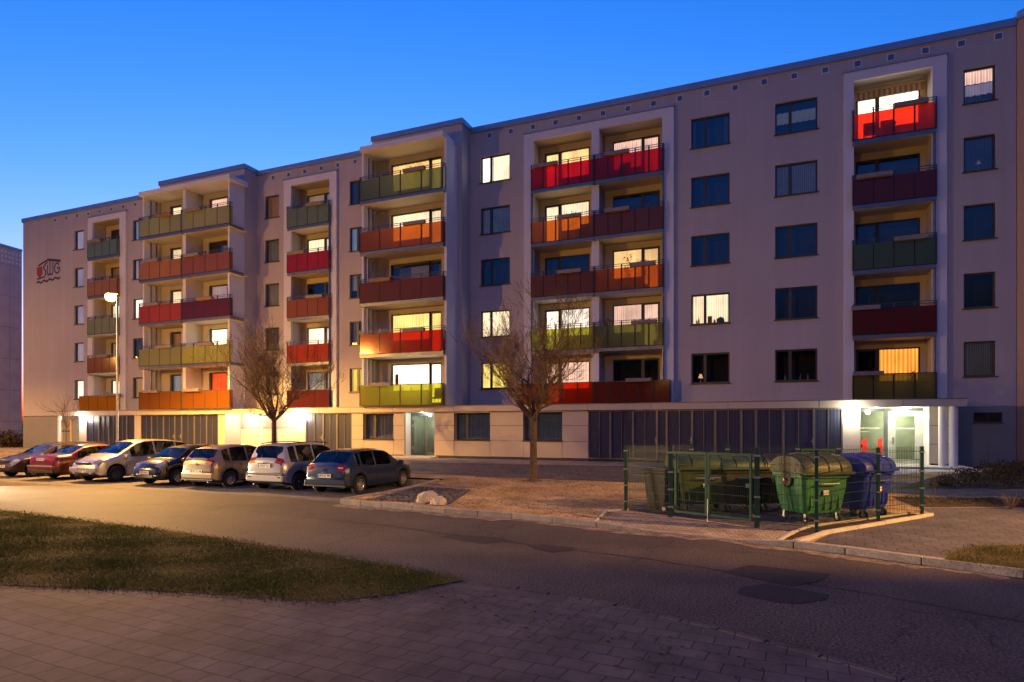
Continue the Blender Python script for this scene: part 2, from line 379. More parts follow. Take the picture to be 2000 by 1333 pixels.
# ---------------- windows
def curtain_mesh(x0, x1, z0, z1, y, amp=.03, n=None):
    mb = MB(); n = n or max(8, int((x1-x0)/.05)); 
    for i in range(n):
        xa = x0 + (x1-x0)*i/n; xb = x0 + (x1-x0)*(i+1)/n
        ya = y + amp*math.sin(i*1.3); yb = y + amp*math.sin((i+1)*1.3)
        mb.face([(xa,ya,z0),(xb,yb,z0),(xb,yb,z1),(xa,ya,z1)])
    return mb
def room_box(x0, x1, z0, z1, y0, y1):
    mb = MB()
    mb.face([(x0,y1,z0),(x1,y1,z0),(x1,y1,z1),(x0,y1,z1)])
    mb.face([(x0,y0,z0),(x0,y1,z0),(x0,y1,z1),(x0,y0,z1)]); mb.face([(x1,y0,z0),(x1,y0,z1),(x1,y1,z1),(x1,y1,z0)])
    mb.face([(x0,y0,z1),(x0,y1,z1),(x1,y1,z1),(x1,y0,z1)]); mb.face([(x0,y0,z0),(x1,y0,z0),(x1,y1,z0),(x0,y1,z0)])
    return mb
def window(parent, x0, x1, z0, z1, Y, split=None, cur=None, name='window', fr=.07, sill=True, label=None, cz0=None, cpart=None, open_=()):
    """frame + pane + cloth + room behind; Y is the outer wall plane, the frame sits .10 inside"""
    f = MB(); ya, yb = Y+.10, Y+.17
    f.box(x0, x0+fr, ya, yb, z0, z1).box(x1-fr, x1, ya, yb, z0, z1).box(x0+fr, x1-fr, ya, yb, z0, z0+fr).box(x0+fr, x1-fr, ya, yb, z1-fr, z1)
    cells = [(x0+fr, x1-fr)]
    if split is not None:
        sx = x0 + (x1-x0)*split; f.box(sx-.065, sx+.065, ya-.01, yb, z0+fr, z1-fr); cells = [(x0+fr, sx-.065), (sx+.065, x1-fr)]
    o = f.build(name, M['frame'], parent, label=label)
    p = MB()
    for a, b in cells: p.face([(a,Y+.135,z0+fr),(b,Y+.135,z0+fr),(b,Y+.135,z1-fr),(a,Y+.135,z1-fr)])
    p.build('pane', M['pane'], o)
    room_box(x0-.05, x1+.05, z0-.05, z1+.05, Y+.171, Y+1.3).build('room', M['room'], o)
    if cur:
        for (c0, c1, cm, q0, q1) in (cpart or [(0, 1, cur, 0, 1)]):
            a = x0+.01+(x1-x0-.02)*c0; b = x0+.01+(x1-x0-.02)*c1
            curtain_mesh(a, b, z0+.01+(z1-z0-.02)*q0, z0+(z1-z0-.02)*q1, Y+.26).build('curtain', C[cm], o)
    if sill:
        s = MB(); s.box(x0-.06, x1+.06, Y-.07, Y+.10, z0-.04, z0-.002); s.build('sill', M['sill'], o)
    return o
STATE = {
 'A': ['white','lilac','lilac','lilac','lilac'], 'B': ['tan','grey','white','lilac','blue'], 'C': ['net','grey','net','net','dim'],
 'D': ['olive','net','pale','blue','grey'], 'E': ['yellow','cream',None,'net','white'], 'F': [None,'cream',None,None,'grey'],
 'G': [None,None,None,'net','pale'], 'H': ['net',None,None,'grey','pink']}
SPL = {'A': None, 'B': None, 'C': None, 'D': .5, 'E': .34, 'F': .36, 'G': .36, 'H': None}
for c, (a, b) in COLS.items():
    for k in range(5):
        st = STATE[c][k]; cp = None
        if c == 'E' and k == 4: cp = [(0,.36,'bright',0,1),(.38,1,'cream',0,1)]
        if c == 'G' and k == 4: cp = [(0,1,'pale',.38,.75)]
        if c == 'F' and k == 4: cp = [(0,.1,'grey',0,1),(.85,1,'grey',0,1)]
        VAR = {('F',3):[(0,.12,'grey',0,1)], ('F',2):[(0,1,'grey',.80,1)], ('F',1):None, ('G',1):[(0,.2,'net',0,1),(.82,1,'net',0,1)], ('G',2):[(.05,.35,'grey',0,1)], ('E',2):[(0,.4,'grey',0,1)], ('G',0):[(0,1,'grey',.7,1)], ('H',2):[(0,1,'net',0,.35)], ('H',1):[(0,.25,'grey',0,1),(.75,1,'grey',0,1)],
               ('F',0):[(.6,1,'grey',0,1)], ('C',0):[(0,1,'net',0,1)], ('H',4):[(0,1,'pink',.62,1),(0,1,'lilac',.28,.60)]}
        if VAR.get((c,k)): cp = VAR[(c,k)]
        if c == 'E' and k == 0: cp = [(0,.34,'yellow',0,1),(.34,1,'olive',0,1)]
        if c == 'D' and k == 2: cp = [(0,1,'pale',.35,1)]
        o = window(bld, a, b, ZW[k], ZW[k]+WH, 0, SPL[c], st, cpart=cp)
# small things on the sills of lit windows are part of what the glass shows
def leafy(mb, x, y, z, h, n=14, spread=.16, s=.05):
    for i in range(n):
        a = random.uniform(0, 6.28); t = random.random(); r = spread*t*random.uniform(.4, 1); zz = z + h*random.uniform(.3, 1)
        p = Vector((x + r*math.cos(a), y + r*math.sin(a)*.5, zz)); d = Vector((math.cos(a), math.sin(a), random.uniform(-.3,1))).normalized()*s*random.uniform(.6,1.5)
        q = Vector((-d.y, d.x, random.uniform(-.02,.02))).normalized()*s*.45
        mb.face([p-q, p+q, p+d+q*.2]); mb.face([p-q, p+d-q*.2, p+d+q*.2])
    return mb
M['leaf'] = mat('houseplant_leaf', (.05,.09,.03), .6, var=.4)
M['pot'] = mat('clay_pot', (.30,.13,.07), .8)
def sill_plant(col, k, fx, h, label, potc='pot', y=.19):
    a, b = COLS[col]; x = a + (b-a)*fx; z = ZW[k]+.075
    e = wempty('potted_plant', (x, y, z)); tag(e, label, 'plant')
    p = MB(); p.lathe([(0,0),(.035,0),(.045,.08),(0,.08)], (x,y,z), n=10); p.build('pot', M[potc], e)
    l = MB(); leafy(l, x, y, z, h, n=22, spread=.10, s=.05); l.tube((x,y,z+.06),(x,y,z+h*.6),.006,n=5); l.build('foliage', M['leaf'], e)
sill_plant('E', 4, .28, .42, 'red flowering pot plant in the bright left half of the lit top floor window')
for q, fx in enumerate((.15,.45,.65,.82)):
    sill_plant('H', 4, fx, .26+.05*(q % 2), ['leftmost','second','third','rightmost'][q] + ' of four small plants in the pink lit top right window')
sill_plant('G', 0, .62, .28, 'slim pot plant standing in the dark first floor window beside three pale cones')
M['clutter1'] = mat('teal_plastic', (.02,.35,.30), .5); M['clutter2'] = mat('orange_box', (.55,.26,.08), .7); M['clutter3'] = mat('red_plastic', (.5,.03,.04), .5); M['clutter4'] = mat('white_plastic', (.7,.7,.68), .5)
a0, b0 = COLS['F']; zz = ZW[1]+.075
def bottle(x, z, h, r, mt, label, cat='bottle', name='bottle', y=.20):
    e = MB(); e.lathe([(0,0),(r,0),(r,h*.6),(r*.4,h*.78),(r*.4,h),(0,h)], (x,y,z), n=10)
    o = e.build(name, M[mt], None, smooth=40); tag(o, label, cat); return o
bottle(a0+.33, zz, .30, .04, 'clutter4', 'tall white bottle on the sill of the lit second floor kitchen window')
bottle(a0+.24, zz, .20, .04, 'clutter3', 'short red bottle on the sill of the lit second floor kitchen window')
o = MB(); o.box(a0+.74,a0+.93,.18,.28,zz,zz+.30); o.box(a0+.73,a0+.94,.175,.285,zz+.30,zz+.32); o = o.build('box', M['clutter2']); tag(o, 'orange carton standing in the right half of the lit kitchen window', 'box')
o = MB(); o.prism([(a0+1.15,zz),(a0+1.5,zz),(a0+1.46,zz+.2),(a0+1.3,zz+.27),(a0+1.12,zz+.16)], 'y', .18, .27); o = o.build('bag', M['clutter1'], None, bevel=.01); tag(o, 'teal bag lying at the right end of the lit kitchen window sill', 'bag')
bottle(a0+1.05, zz, .17, .05, 'clutter3', 'squat red jar beside the teal bag in the lit kitchen window', 'jar', 'jar')
# first floor window of column F: a small lit lamp; column G: three pale cones; column H: a lamp
def shade_lamp(x, z, r, h, label, lit=False, mt='clutter4'):
    e = wempty('table_lamp', (x, .22, z)); tag(e, label, 'lamp')
    b = MB(); b.lathe([(0,0),(r*.6,0),(r*.6,.015),(.012,.03),(.012,h*.55),(0,h*.55)], (x,.22,z), n=12); b.build('foot', M[mt], e, smooth=40)
    s = MB(); s.lathe([(r,h*.5),(r*.45,h),(0,h)], (x,.22,z), n=14); s.build('lamp_shade', LAMPW if lit else M[mt], e, smooth=60)
LAMPW = emis('small_lamp_glow', (1,.55,.25), .8)
shade_lamp(COLS['F'][0]+.41, ZW[0]+.08, .11, .38, 'small lit lamp glowing low in the dark first floor window', True)
shade_lamp(COLS['H'][0]+.55, ZW[3]+.08, .13, .42, 'white table lamp in the dark fourth floor window at the far right')
for q, X in enumerate((.42,1.05,1.35)):
    o = MB(); o.lathe([(0,.001),(.055,0),(.05,.03),(.0,.30)], (COLS['G'][0]+X,.21,ZW[0]+.075), n=12); o = o.build('ornament', M['clutter4'], None, smooth=50)
    tag(o, ['leftmost','middle','rightmost'][q] + ' of three small white cone ornaments on the dark first floor window sill', 'ornament')

# ---------------- loggias and balconies
def fl_name(k): return ['first','second','third','fourth','top'][k]
def balcony_window(n, k, cur, cpart=None):
    if n in LOG:
        x0, x1, side = LW[n]; Y = LD-.10
    elif n == 'V': x0, x1, side, Y = -36.77, -35.73, 'D', -1.0
    elif n == 'W': x0, x1, side, Y = -33.27, -30.95, 'R', -1.0
    else: x0, x1, side, Y = -19.53, -16.31, 'R', -1.0
    zt = ZW[k]+WH - (.03 if n in LOG else 0); zf = slabz(k)+.12
    wd = .86 if n in LOG else .76
    cl = cur if isinstance(cur, tuple) else (cur, cur)
    if side == 'D':
        window(bld, x0, x1, zf, zt, Y, None, cl[0], name='balcony_door', fr=.1, sill=False); return
    d0, d1 = (x0, x0+wd) if side == 'L' else (x1-wd, x1)
    w0, w1 = (d1, x1) if side == 'L' else (x0, d0)
    window(bld, d0, d1, zf, zt, Y, None, cl[0], name='balcony_door', fr=.1, sill=False)
    window(bld, w0, w1, slabz(k)+.85, zt, Y, None, cl[1], fr=.06, sill=False, cpart=cpart)
def balcony(x0, x1, yf, yb, k, col, npan, wrapL=0, wrapR=0, label=None):
    """slab with a coloured glass front, posts and a thin double handrail"""
    zf = slabz(k); zp0 = zf+.04; zp1 = zf + 1.12; first = (k == 0)
    s = MB()
    if not first: s.box(x0+.05, x1-.05, yf+.04, yb, zf-.13, zf+.0)
    else: s.box(x0+.05, x1-.05, yf+.04, yb, zf-.005, zf+.03)
    o = s.build('balcony', M['soffit'], bld, label=label)
    e = MB()
    if not first: e.box(x0+.02, x1-.02, yf+.012, yf+.038, zf-.15, zf+.03); e.box(x0+.02, x0+.048, yf+.04, yb-.3, zf-.15, zf+.03); e.box(x1-.048, x1-.02, yf+.04, yb-.3, zf-.15, zf+.03)
    if e.v: e.build('slab_edge', M['pipe'], o)
    g = MB(); g.box(x0, x1, yf, yf+.010, zp0, zp1)
    if wrapL: g.box(x0, x0+.010, yf+.012, wrapL, zp0, zp1)
    if wrapR: g.box(x1-.010, x1, yf+.012, wrapR, zp0, zp1)
    g.build('glass_panel', G[col], o)
    p = MB(); gk = MB(); gk.box(x0, x1, yf-.007, yf-.0005, zp0-.02, zp0+.012)
    for i in range(npan+1):
        X = x0+.03+(x1-x0-.06)*i/npan; p.box(X-.032, X+.032, yf+.0105, yf+.055, zp0-.02, zp1 - (.0 if first else -.20)); gk.box(X-.018, X+.018, yf-.006, yf-.0005, zp0, zp1)
    if not first:
        for zz in (zp1+.10, zp1+.20): p.box(x0-.01, x1+.01, yf+.014, yf+.040, zz-.013, zz+.013)
        for side, wv, X in ((0,wrapL,x0),(1,wrapR,x1)):
            if wv:
                for zz in (zp1+.10, zp1+.20): p.box(X-.013, X+.013, yf+.041, wv, zz-.012, zz+.012)
    else: p.box(x0, x1, yf-.005, yf+.05, zp1+.001, zp1+.035)
    p.build('railing', M['postm'], o); gk.build('panel_joint', M['gasket'], o)
    return o
M['box_grey'] = mat('planter_plastic', (.25,.22,.23), .6); M['box_brown'] = mat('planter_brown', (.26,.15,.10), .7)
M['dryplant'] = mat('dry_plant', (.09,.08,.04), .8, var=.4)
def planter(x, yf, k, wd, label, plants=1, mt='box_grey'):
    zf = slabz(k); z = zf+1.08
    e = wempty('flower_box', (x, yf-.1, z)); tag(e, label, 'flower box', 'flower boxes on the balcony rails')
    b = MB(); b.prism([(yf-.20,z),(yf-.02,z),(yf-.005,z+.17),(yf-.225,z+.17)], 'x', x-wd/2, x+wd/2)
    b.build('trough', M[mt], e)
    if plants:
        l = MB()
        for i in range(int(6*plants)):
            leafy(l, x + random.uniform(-.42,.42)*wd, yf-.11, z+.13, random.uniform(.06,.22)*plants, n=12, spread=.08, s=.035)
        l.build('plants', M['dryplant'], e)
LIT = {  # window cloth and glass colour, first to top floor
 'U': [((None,'orange'),'green'), (None,'maroon'), (None,'deepgreen'), (None,'maroon'), ('bright','vermilion')],
 'T': [(None,'maroon'), ('pink','green'), ('warm','orange'), (None,'rust'), ('pink','red')],
 'S': [('pink','vermilion'), ('white','lime'), (None,'rust'), ('cream','orange'), ('warm','red')],
 'X': [('bright','lime'), ('yellow','vermilion'), (None,'rust'), ('cream','orange'), ('warm','green')],
 'Q': [('blue','maroon'), ('white','vermilion'), (None,'rust'), ('cream','red'), ('tan','deepgreen')],
 'W': [('redc','brown'), ('bright','lime'), ('lilac','maroon'), (None,'rust'), ('pink','lime')],
 'V': [('blue','brown'), ('dim','green'), ('cream','vermilion'), ('cream','orange'), ('cream','lime')],
 'P': [('white','orange'), ('tan','rust'), ('cream','green'), ('dim','orange'), (None,'deepgreen')]}
for n, rows in LIT.items():
    for k, (cur, col) in enumerate(rows):
        cp = None
        balcony_window(n, k, cur, cp)
        lab = {'green':'pale green','lime':'yellow green','orange':'orange','red':'red','vermilion':'bright red','rust':'brownish orange','maroon':'dark red','deepgreen':'dull green','brown':'brown orange'}[col] + ' glass balcony'
        if n in ('S','T'):
            x0, x1 = (-11.40,-8.03) if n == 'S' else (-8.02,-4.62)
            if k == 0: x0, x1 = (-12.2,-8.03) if n == 'S' else (-8.02,-4.3)
            balcony(x0, x1, -.36, .89, k, col, 5, -.16 if n == 'S' else 0, -.16 if n == 'T' else 0, lab)
        elif n == 'U':
            balcony(3.36, 6.42, -.36, .89, k, col, 4, -.16, -.16, lab)
        elif n == 'Q': col += '_lamplit'; balcony(-27.5,-24.30, -.36, .89, k, col, 4, -.16, -.16, lab)
        elif n == 'P': col += '_lamplit'; balcony(-46.0 if k else -46.9,-42.80, -.36, .89, k, col, 4, -.16, -.16, lab)
        elif n == 'X': balcony(-20.60,-15.42, -2.42, -1.01, k, col, 4, -1.01, -2.19, lab)
        elif n == 'V': col += '_lamplit' if col != 'brown' else ''; balcony(-37.85,-34.03, -2.42, -1.01, k, col, 4, -1.01, 0, lab)
        elif n == 'W': col += '_lamplit' if col != 'brown' else ''; balcony(-34.02,-29.98, -2.42, -1.01, k, col, 4, 0, -2.19, lab)
# stack structures in front of the risalits
for n, x0, x1, xs in (('left', -37.85, -29.98, (-37.62, -30.41)), ('mid', -20.60, -15.44, (-20.46, -15.50))):
    s = MB(); s.box(x0+.05, x1-.0, -2.46, -1.01, LTOP, 17.42); o = s.build('balcony_roof', M['white'], bld)
    q = MB(); q.box(xs[1], xs[1]+.14, -2.17, -1.001, LBOT, LTOP-.002); q.build('side_wall', M['white'], bld)
    q = MB(); q.box(xs[0]-.14, xs[0]-.01, -1.25, -1.001, LBOT, LTOP-.002).box(xs[0]-.14, xs[0]-.01, -1.66, -1.45, LBOT, LTOP-.002).box(xs[0]-.14, xs[0]-.01, -2.2, -1.9, LBOT, LTOP-.002)
    q.build('side_wall', M['white'], bld)
    if n == 'left': q = MB(); q.box(-34.16,-33.90, -2.2, -1.001, LBOT, LTOP-.002); q.build('dividing_wall', M['white'], bld)
# awning over the brightest top floor loggia
aw = MB()
M['awn1'] = mat('awning_cream', (.72,.66,.5), .9); M['awn2'] = mat('awning_stripe', (.60,.30,.06), .9)
for i in range(26): aw.face([(3.55+i*.1,.62,16.62),(3.65+i*.1,.62,16.62),(3.65+i*.1,.66,16.95),(3.55+i*.1,.66,16.95)], i % 2)
aw.box(3.55,6.15,.60,.70,16.95,17.0,0)
aw.build('awning', [M['awn1'], M['awn2']], bld, label='rolled striped awning above the bright top floor balcony door')
# flower boxes:  (unit, floor, centre x, front y, width)
def px2x(px, y):
    a = (px-1000)/1217; th = math.atan2(500,1217); dx = -math.sin(th)+a*math.cos(th); dy = math.cos(th)+a*math.sin(th)
    return dx/dy*(y-CAMY)
FB = [('U',4,1778,68),('U',3,1707,70),('U',2,1778,66),('U',1,1690,56),('U',0,1695,60),('S',4,1067,46),('S',3,1113,46),('S',2,1113,46),('T',4,1206,48),('T',3,1206,48),('T',2,1256,50),('T',1,1259,50),('T',0,1248,50),
      ('X',4,811,42),('X',3,811,42),('X',2,745,40),('X',1,810,42),('X',0,745,40),('Q',4,617,32),('Q',3,581,32),('Q',2,617,32),('V',4,322,30),('V',3,298,28),('V',2,299,28),('V',1,323,30),('V',0,298,28),
      ('W',4,378,32),('W',3,377,30),('W',2,403,30),('W',1,403,32),('W',0,377,32),('P',4,188,22),('P',1,204,20),('P',0,222,30)]
WHERE = {'U':'above entrance 41','T':'right half of double loggia','S':'left half of double loggia','X':'single projecting stack','Q':'narrow loggia behind left tree',
         'V':'left half of projecting stack','W':'right half of projecting stack','P':'leftmost balconies'}
CNAME = {'green':'pale green','lime':'yellow green','orange':'orange','red':'red','vermilion':'bright red','rust':'brownish','maroon':'dark red','deepgreen':'dull green','brown':'brown'}
for (n, k, px, wpx) in FB:
    yf = -2.42 if n in 'XVW' else -.36; x = px2x(px, yf); wd = abs(px2x(px+wpx/2, yf-.1)-px2x(px-wpx/2, yf-.1))
    planter(x, yf, k, wd, f'flower box on the {fl_name(k)} floor {CNAME[LIT[n][k][1]]} rail, {WHERE[n]}', plants={('S',4):1.6,('S',3):1.5,('T',4):1.2,('U',4):1.5,('X',0):1.6,('T',1):1.0}.get((n,k), .6 if (k+ord(n)) % 2 else .9), mt='box_brown' if (n,k) in (('X',2),('V',4),('W',2)) else 'box_grey')
# what the bright first floor living room shows
e = wempty('wall_shelf', (-19.2,-.76,5.0)); tag(e, 'small brown shelf left in the bright first floor room above the side door', 'shelf')
q = MB(); q.box(-19.36,-19.16,-.80,-.76,4.55,5.15); q.build('back_panel', M['wood'] if 'wood' in M else M['pot'], e)
q = MB(); q.box(-19.40,-19.12,-.84,-.801,4.80,4.84); q.build('shelf_board', M['pot'], e)
bottle(-18.9, 4.21, .24, .035, 'clutter3', 'dark red bottle on the window sill of the bright first floor room', y=-.80)
bottle(-18.3, 4.21, .20, .04, 'clutter1', 'teal jar on the window sill of the bright first floor room', 'jar', 'jar', y=-.80)
# plants and furniture on the balconies, seen over or through the glass
M['dark_thing'] = mat('dark_cloth', (.03,.03,.035), .8); M['wood'] = mat('brown_wood', (.14,.07,.03), .6)
def bplant(x, y, k, h, sp, label, n=60):
    z = slabz(k)+.01; e = wempty('balcony_plant', (x,y,z)); tag(e, label, 'plant')
    p = MB(); p.lathe([(0,0),(.13,0),(.17,.28),(0,.27)], (x,y,z), n=14); p.build('pot', M['pot'], e)
    l = MB(); l.tube((x,y,z+.2),(x,y,z+h*.8),.012,n=5); leafy(l, x, y, z+.15, h-.15, n=n, spread=sp, s=.10); l.build('foliage', M['leaf'], e)
bplant(-6.4,-.05,2,1.75,.35,'spiky palm on the third floor balcony with orange lit window'); bplant(-5.6,.1,2,1.5,.3,'smaller spiky plant right of the palm on the third floor orange balcony')
bplant(-5.0,-.05,1,1.2,.30,'bushy plant behind the green glass at the right end of the second floor balcony'); bplant(-7.4,.1,1,1.1,.3,'round bush behind the green glass at the left end of the second floor balcony')
bplant(5.6,0,0,1.2,.3,'plant behind the dim green glass above entrance 41'); bplant(-10.9,0,4,1.45,.12,'thin twig in a pot on the left end of the red top floor balcony', 14)
def armchair(x, y, k, label, rz=0):
    e = wempty('balcony_chair', (x,y,slabz(k))); tag(e, label, 'chair'); z = slabz(k)
    s = MB(); s.box(x-.26,x+.26,y-.25,y+.25,z+.38,z+.46); s.build('seat', M['dark_thing'], e, bevel=.02)
    s = MB(); s.box(x-.26,x+.26,y+.2,y+.26,z+.46,z+.95); s.build('backrest', M['dark_thing'], e, bevel=.03)
    for sx in (-.24,.24):
        for sy in (-.22,.22): l = MB(); l.tube((x+sx,y+sy,z+.01),(x+sx,y+sy,z+.38),.018,n=6); l.build('leg', M['postm'], e)
        l = MB(); l.box(x+sx-.03,x+sx+.03,y-.22,y+.2,z+.62,z+.65); l.build('armrest', M['dark_thing'], e)
armchair(4.1,.05,4,'left dark armchair behind the glowing red glass of the top right balcony'); armchair(4.75,.05,4,'right dark armchair behind the glowing red glass of the top right balcony')
armchair(-8.7,.1,3,'garden chair silhouette behind the lit orange glass on the fourth floor'); armchair(-6.6,.1,4,'chair silhouette behind the red glass of the right top floor loggia')
armchair(-16.1,-1.9,0,'chair behind the yellow green glass above the grey entrance door')
e = wempty('bird_house', (-7.45,.2,slabz(1))); tag(e, 'dark wooden bird house on a small shelf on the second floor balcony', 'bird house'); z = slabz(1)
q = MB(); q.box(-7.6,-7.3,.1,.35,z+1.2,z+1.42); q.build('body', M['wood'], e)
q = MB(); q.prism([(-7.68,z+1.42),(-7.22,z+1.42),(-7.45,z+1.58)], 'y', .05, .4); q.build('roof', M['wood'], e)
q = MB(); q.box(-7.62,-7.28,.12,.33,z+.01,z+.05).box(-7.62,-7.59,.12,.15,z+.05,z+1.2).box(-7.31,-7.28,.12,.15,z+.05,z+1.2).box(-7.62,-7.59,.30,.33,z+.05,z+1.2).box(-7.31,-7.28,.30,.33,z+.05,z+1.2); q.build('stand', M['clutter4'], e)

# ---------------- ground floor front (plane y = -2.1) under a long fascia
YF = -2.1; ZC = 2.98
fa = MB(); fa.box(-47.45, 7.0, -2.22, -2.102, ZC, 3.27); fa.build('fascia', M['clad'], bld, label='long pale fascia above the ground floor')
fa = MB(); fa.box(-47.40, 6.96, -2.10, -.006, ZC+.02, 3.255); fa.build('canopy', M['soffit'], bld)
fa = MB(); fa.box(-47.49, 7.03, -2.25, -.0, 3.272, 3.298); fa.build('canopy_edge', M['pipe'], bld)
for X in (-45.0,-41.0,-38.3,-34.3,-31.0,-27.0,-23.5,-21.36,-18.6,-14.9,-11.1,-7.85,-4.9,-1.6,1.95,4.9): jt = MB().box(X-.006, X+.006, -2.224, -2.2205, ZC, 3.27); jt.build('fascia_joint', M['gap'], bld)
cl = MB(); bk = MB()
JX = [-21.34,-20.66,-20.59,-18.64,-18.57,-17.94,-16.13,-14.96,-12.94,-11.14,-9.14,-7.85]; 
JZ = [GB+.13, 1.50, 2.26, ZC-.01]; g_ = .008
holesG = [(-20.59,-18.64,1.53,2.9),(-17.94,-16.13,.6,2.95),(-14.96,-12.94,1.53,2.9),(-11.14,-9.14,1.53,2.9)]
cuts = [-21.34,-20.59,-18.64,-17.94,-16.13,-14.96,-12.94,-11.14,-9.14,-7.85]
for i in range(len(cuts)-1):
    a, b = cuts[i], cuts[i+1]; hole = [h for h in holesG if h[0] <= (a+b)/2 <= h[1]]
    if hole and hole[0][2] < 1: cl.box(a, b, YF, YF+.03, 2.955, ZC); continue
    if hole:
        cl.box(a+g_, b-g_, YF, YF+.03, JZ[0], 1.49); cl.box(a+g_, b-g_, YF, YF+.03, 2.905, ZC); bk.box(a, b, YF+.032, YF+.1, .3, 1.49); continue
    for j in range(3): cl.box(a+g_, b-g_, YF, YF+.03, JZ[j]+g_, JZ[j+1]-g_)
    bk.box(a, b, YF+.032, YF+.1, .3, ZC)
clo = cl.build('cladding', M['clad'], bld, label='pale rectangular panels cladding the ground floor wall', bevel=.003); bk.build('cladding_backing', M['gap'], bld)
for h in holesG:
    if h[2] > 1:
        r = MB(); r.face([(h[0],YF+.03,h[2]),(h[0],YF+.30,h[2]),(h[0],YF+.30,h[3]),(h[0],YF+.03,h[3])]); r.face([(h[1],YF+.03,h[2]),(h[1],YF+.03,h[3]),(h[1],YF+.30,h[3]),(h[1],YF+.30,h[2])])
        r.face([(h[0],YF+.03,h[3]),(h[1],YF+.03,h[3]),(h[1],YF+.30,h[3]),(h[0],YF+.30,h[3])]); r.face([(h[0],YF+.03,h[2]),(h[0],YF+.30,h[2]),(h[1],YF+.30,h[2]),(h[1],YF+.03,h[2])]); r.build('reveal', M['plinth'], bld)
        window(bld, h[0]+.02, h[1], h[2]+.02, h[3], YF+.18, .3, 'net', sill=False)
        s = MB(); s.box(h[0]-.04, h[1]+.04, YF-.05, YF+.2, h[2]-.045, h[2]-.005); s.build('window_ledge', M['sill'], bld)
# grey glazed side door in a white lit niche
dn = MB(); y1 = -1.45
dn.box(-18.0,-17.945, YF+.031, y1, .55, 2.95).box(-16.12,-16.06, YF+.031, y1, .55, 2.95).box(-18.0,-16.06, YF+.031, y1, 2.951, 2.975)
dn.build('door_niche', M['white'], bld)
M['doorframe'] = mat('grey_door_frame', (.12,.14,.15), .4, metal=.3); M['hall'] = mat('hall_wall', (.40,.43,.33), .8)
d = MB(); d.box(-17.94,-17.78,y1,y1+.07,.66,2.95).box(-16.35,-16.13,y1,y1+.07,.66,2.95).box(-17.78,-16.35,y1,y1+.07,2.80,2.95).box(-17.78,-16.35,y1,y1+.07,.66,.80)
do = d.build('entrance_door', M['doorframe'], bld, label='grey framed glass side door in a white lit niche')
q = MB(); q.face([(-17.78,y1+.03,.80),(-16.35,y1+.03,.80),(-16.35,y1+.03,2.80),(-17.78,y1+.03,2.80)]); q.build('pane', M['pane'], do)
q = MB(); q.tube((-16.95,y1-.06,.85),(-16.95,y1-.06,2.72),.022,n=10).tube((-16.95,y1-.06,1.0),(-16.95,y1,1.0),.012).tube((-16.95,y1-.06,2.5),(-16.95,y1,2.5),.012); q.build('pull_handle', M['steel'], do, smooth=40)
for z in (1.0,2.2,2.55): q = MB(); q.tube((-17.80,y1-.02,z),(-17.80,y1-.02,z+.14),.015); q.build('hinge', M['clutter4'], do)
HALL1 = room_box(-17.94,-16.13,.62,2.95,y1+.072,-.02)

# perforated steel screens
def screen_material():
    m, t, p, L = newmat('perforated_screen')
    p.inputs['Roughness'].default_value = .45; p.inputs['Metallic'].default_value = .35
    g = N(t, 'ShaderNodeNewGeometry'); mp = N(t, 'ShaderNodeMapping'); mp.inputs['Scale'].default_value = (14,14,14); L(g.outputs['Position'], mp.inputs['Vector'])
    v = N(t, 'ShaderNodeTexVoronoi'); v.inputs['Randomness'].default_value = 0; v.inputs['Scale'].default_value = 1; L(mp.outputs[0], v.inputs['Vector'])
    r = N(t, 'ShaderNodeValToRGB'); r.color_ramp.elements[0].position = .30; r.color_ramp.elements[1].position = .36
    r.color_ramp.elements[0].color = (.006,.006,.010,1); r.color_ramp.elements[1].color = (.034,.040,.085,1); L(v.outputs['Distance'], r.inputs[0])
    L(r.outputs[0], p.inputs['Base Color'])
    b = N(t, 'ShaderNodeBump'); b.inputs['Strength'].default_value = .4; b.inputs['Distance'].default_value = .01; L(v.outputs['Distance'], b.inputs['Height']); L(b.outputs[0], p.inputs['Normal'])
    return m
M['screen'] = screen_material(); M['alu'] = mat('aluminium_profile', (.22,.20,.19), .4, metal=.5)
def screens(xs, doors=(), seam=True):
    for i in range(len(xs)-1):
        a, b = xs[i], xs[i+1]
        f = MB(); t = .045; z0, z1 = GB+.12, ZC-.02
        f.box(a, a+t, YF+.01, YF+.09, z0, z1).box(b-t, b-.004, YF+.01, YF+.09, z0, z1).box(a+t, b-t, YF+.012, YF+.088, z0, z0+t).box(a+t, b-t, YF+.012, YF+.088, z1-t, z1)
        o = f.build('screen_door' if i in doors else 'screen_bay', M['alu'], bld)
        s = MB(); mid = (a+b)/2
        n = max(2, int((b-a-2*t)/.06)); w0 = a+t; dw = (b-a-2*t)/n
        for q in range(n):
            ya, yb = YF+.05+.004*(q % 2), YF+.05+.004*((q+1) % 2)
            s.face([(w0+q*dw,ya,z0+t),(w0+(q+1)*dw,yb,z0+t),(w0+(q+1)*dw,yb,z1-t),(w0+q*dw,ya,z1-t)])
        s.build('sheet', M['screen'], o)
        if b-a > .8: s = MB(); s.box(mid-.012, mid+.012, YF+.02, YF+.045, z0+t, z1-t); s.build('seam', M['alu'], o)
        if i in doors: h = MB(); h.box(b-.06,b-.01,YF-.02,YF+.008,1.45,1.75).tube((b-.035,YF-.02,1.6),(b-.035,YF-.07,1.6),.012).tube((b-.035,YF-.07,1.6),(b-.15,YF-.07,1.6),.012); h.build('handle', M['steel'], o)
screens([-7.85,-6.79,-5.74,-4.65,-4.22,-3.11,-2.13,-1.06,-.47,.6,1.76,2.81], (2,4,9))
screens([-24.54,-23.3,-22.35,-21.34], (0,))
screens([-38.08,-37.1,-36.02,-35.0,-34.4,-33.3,-32.25,-31.27], (2,3))
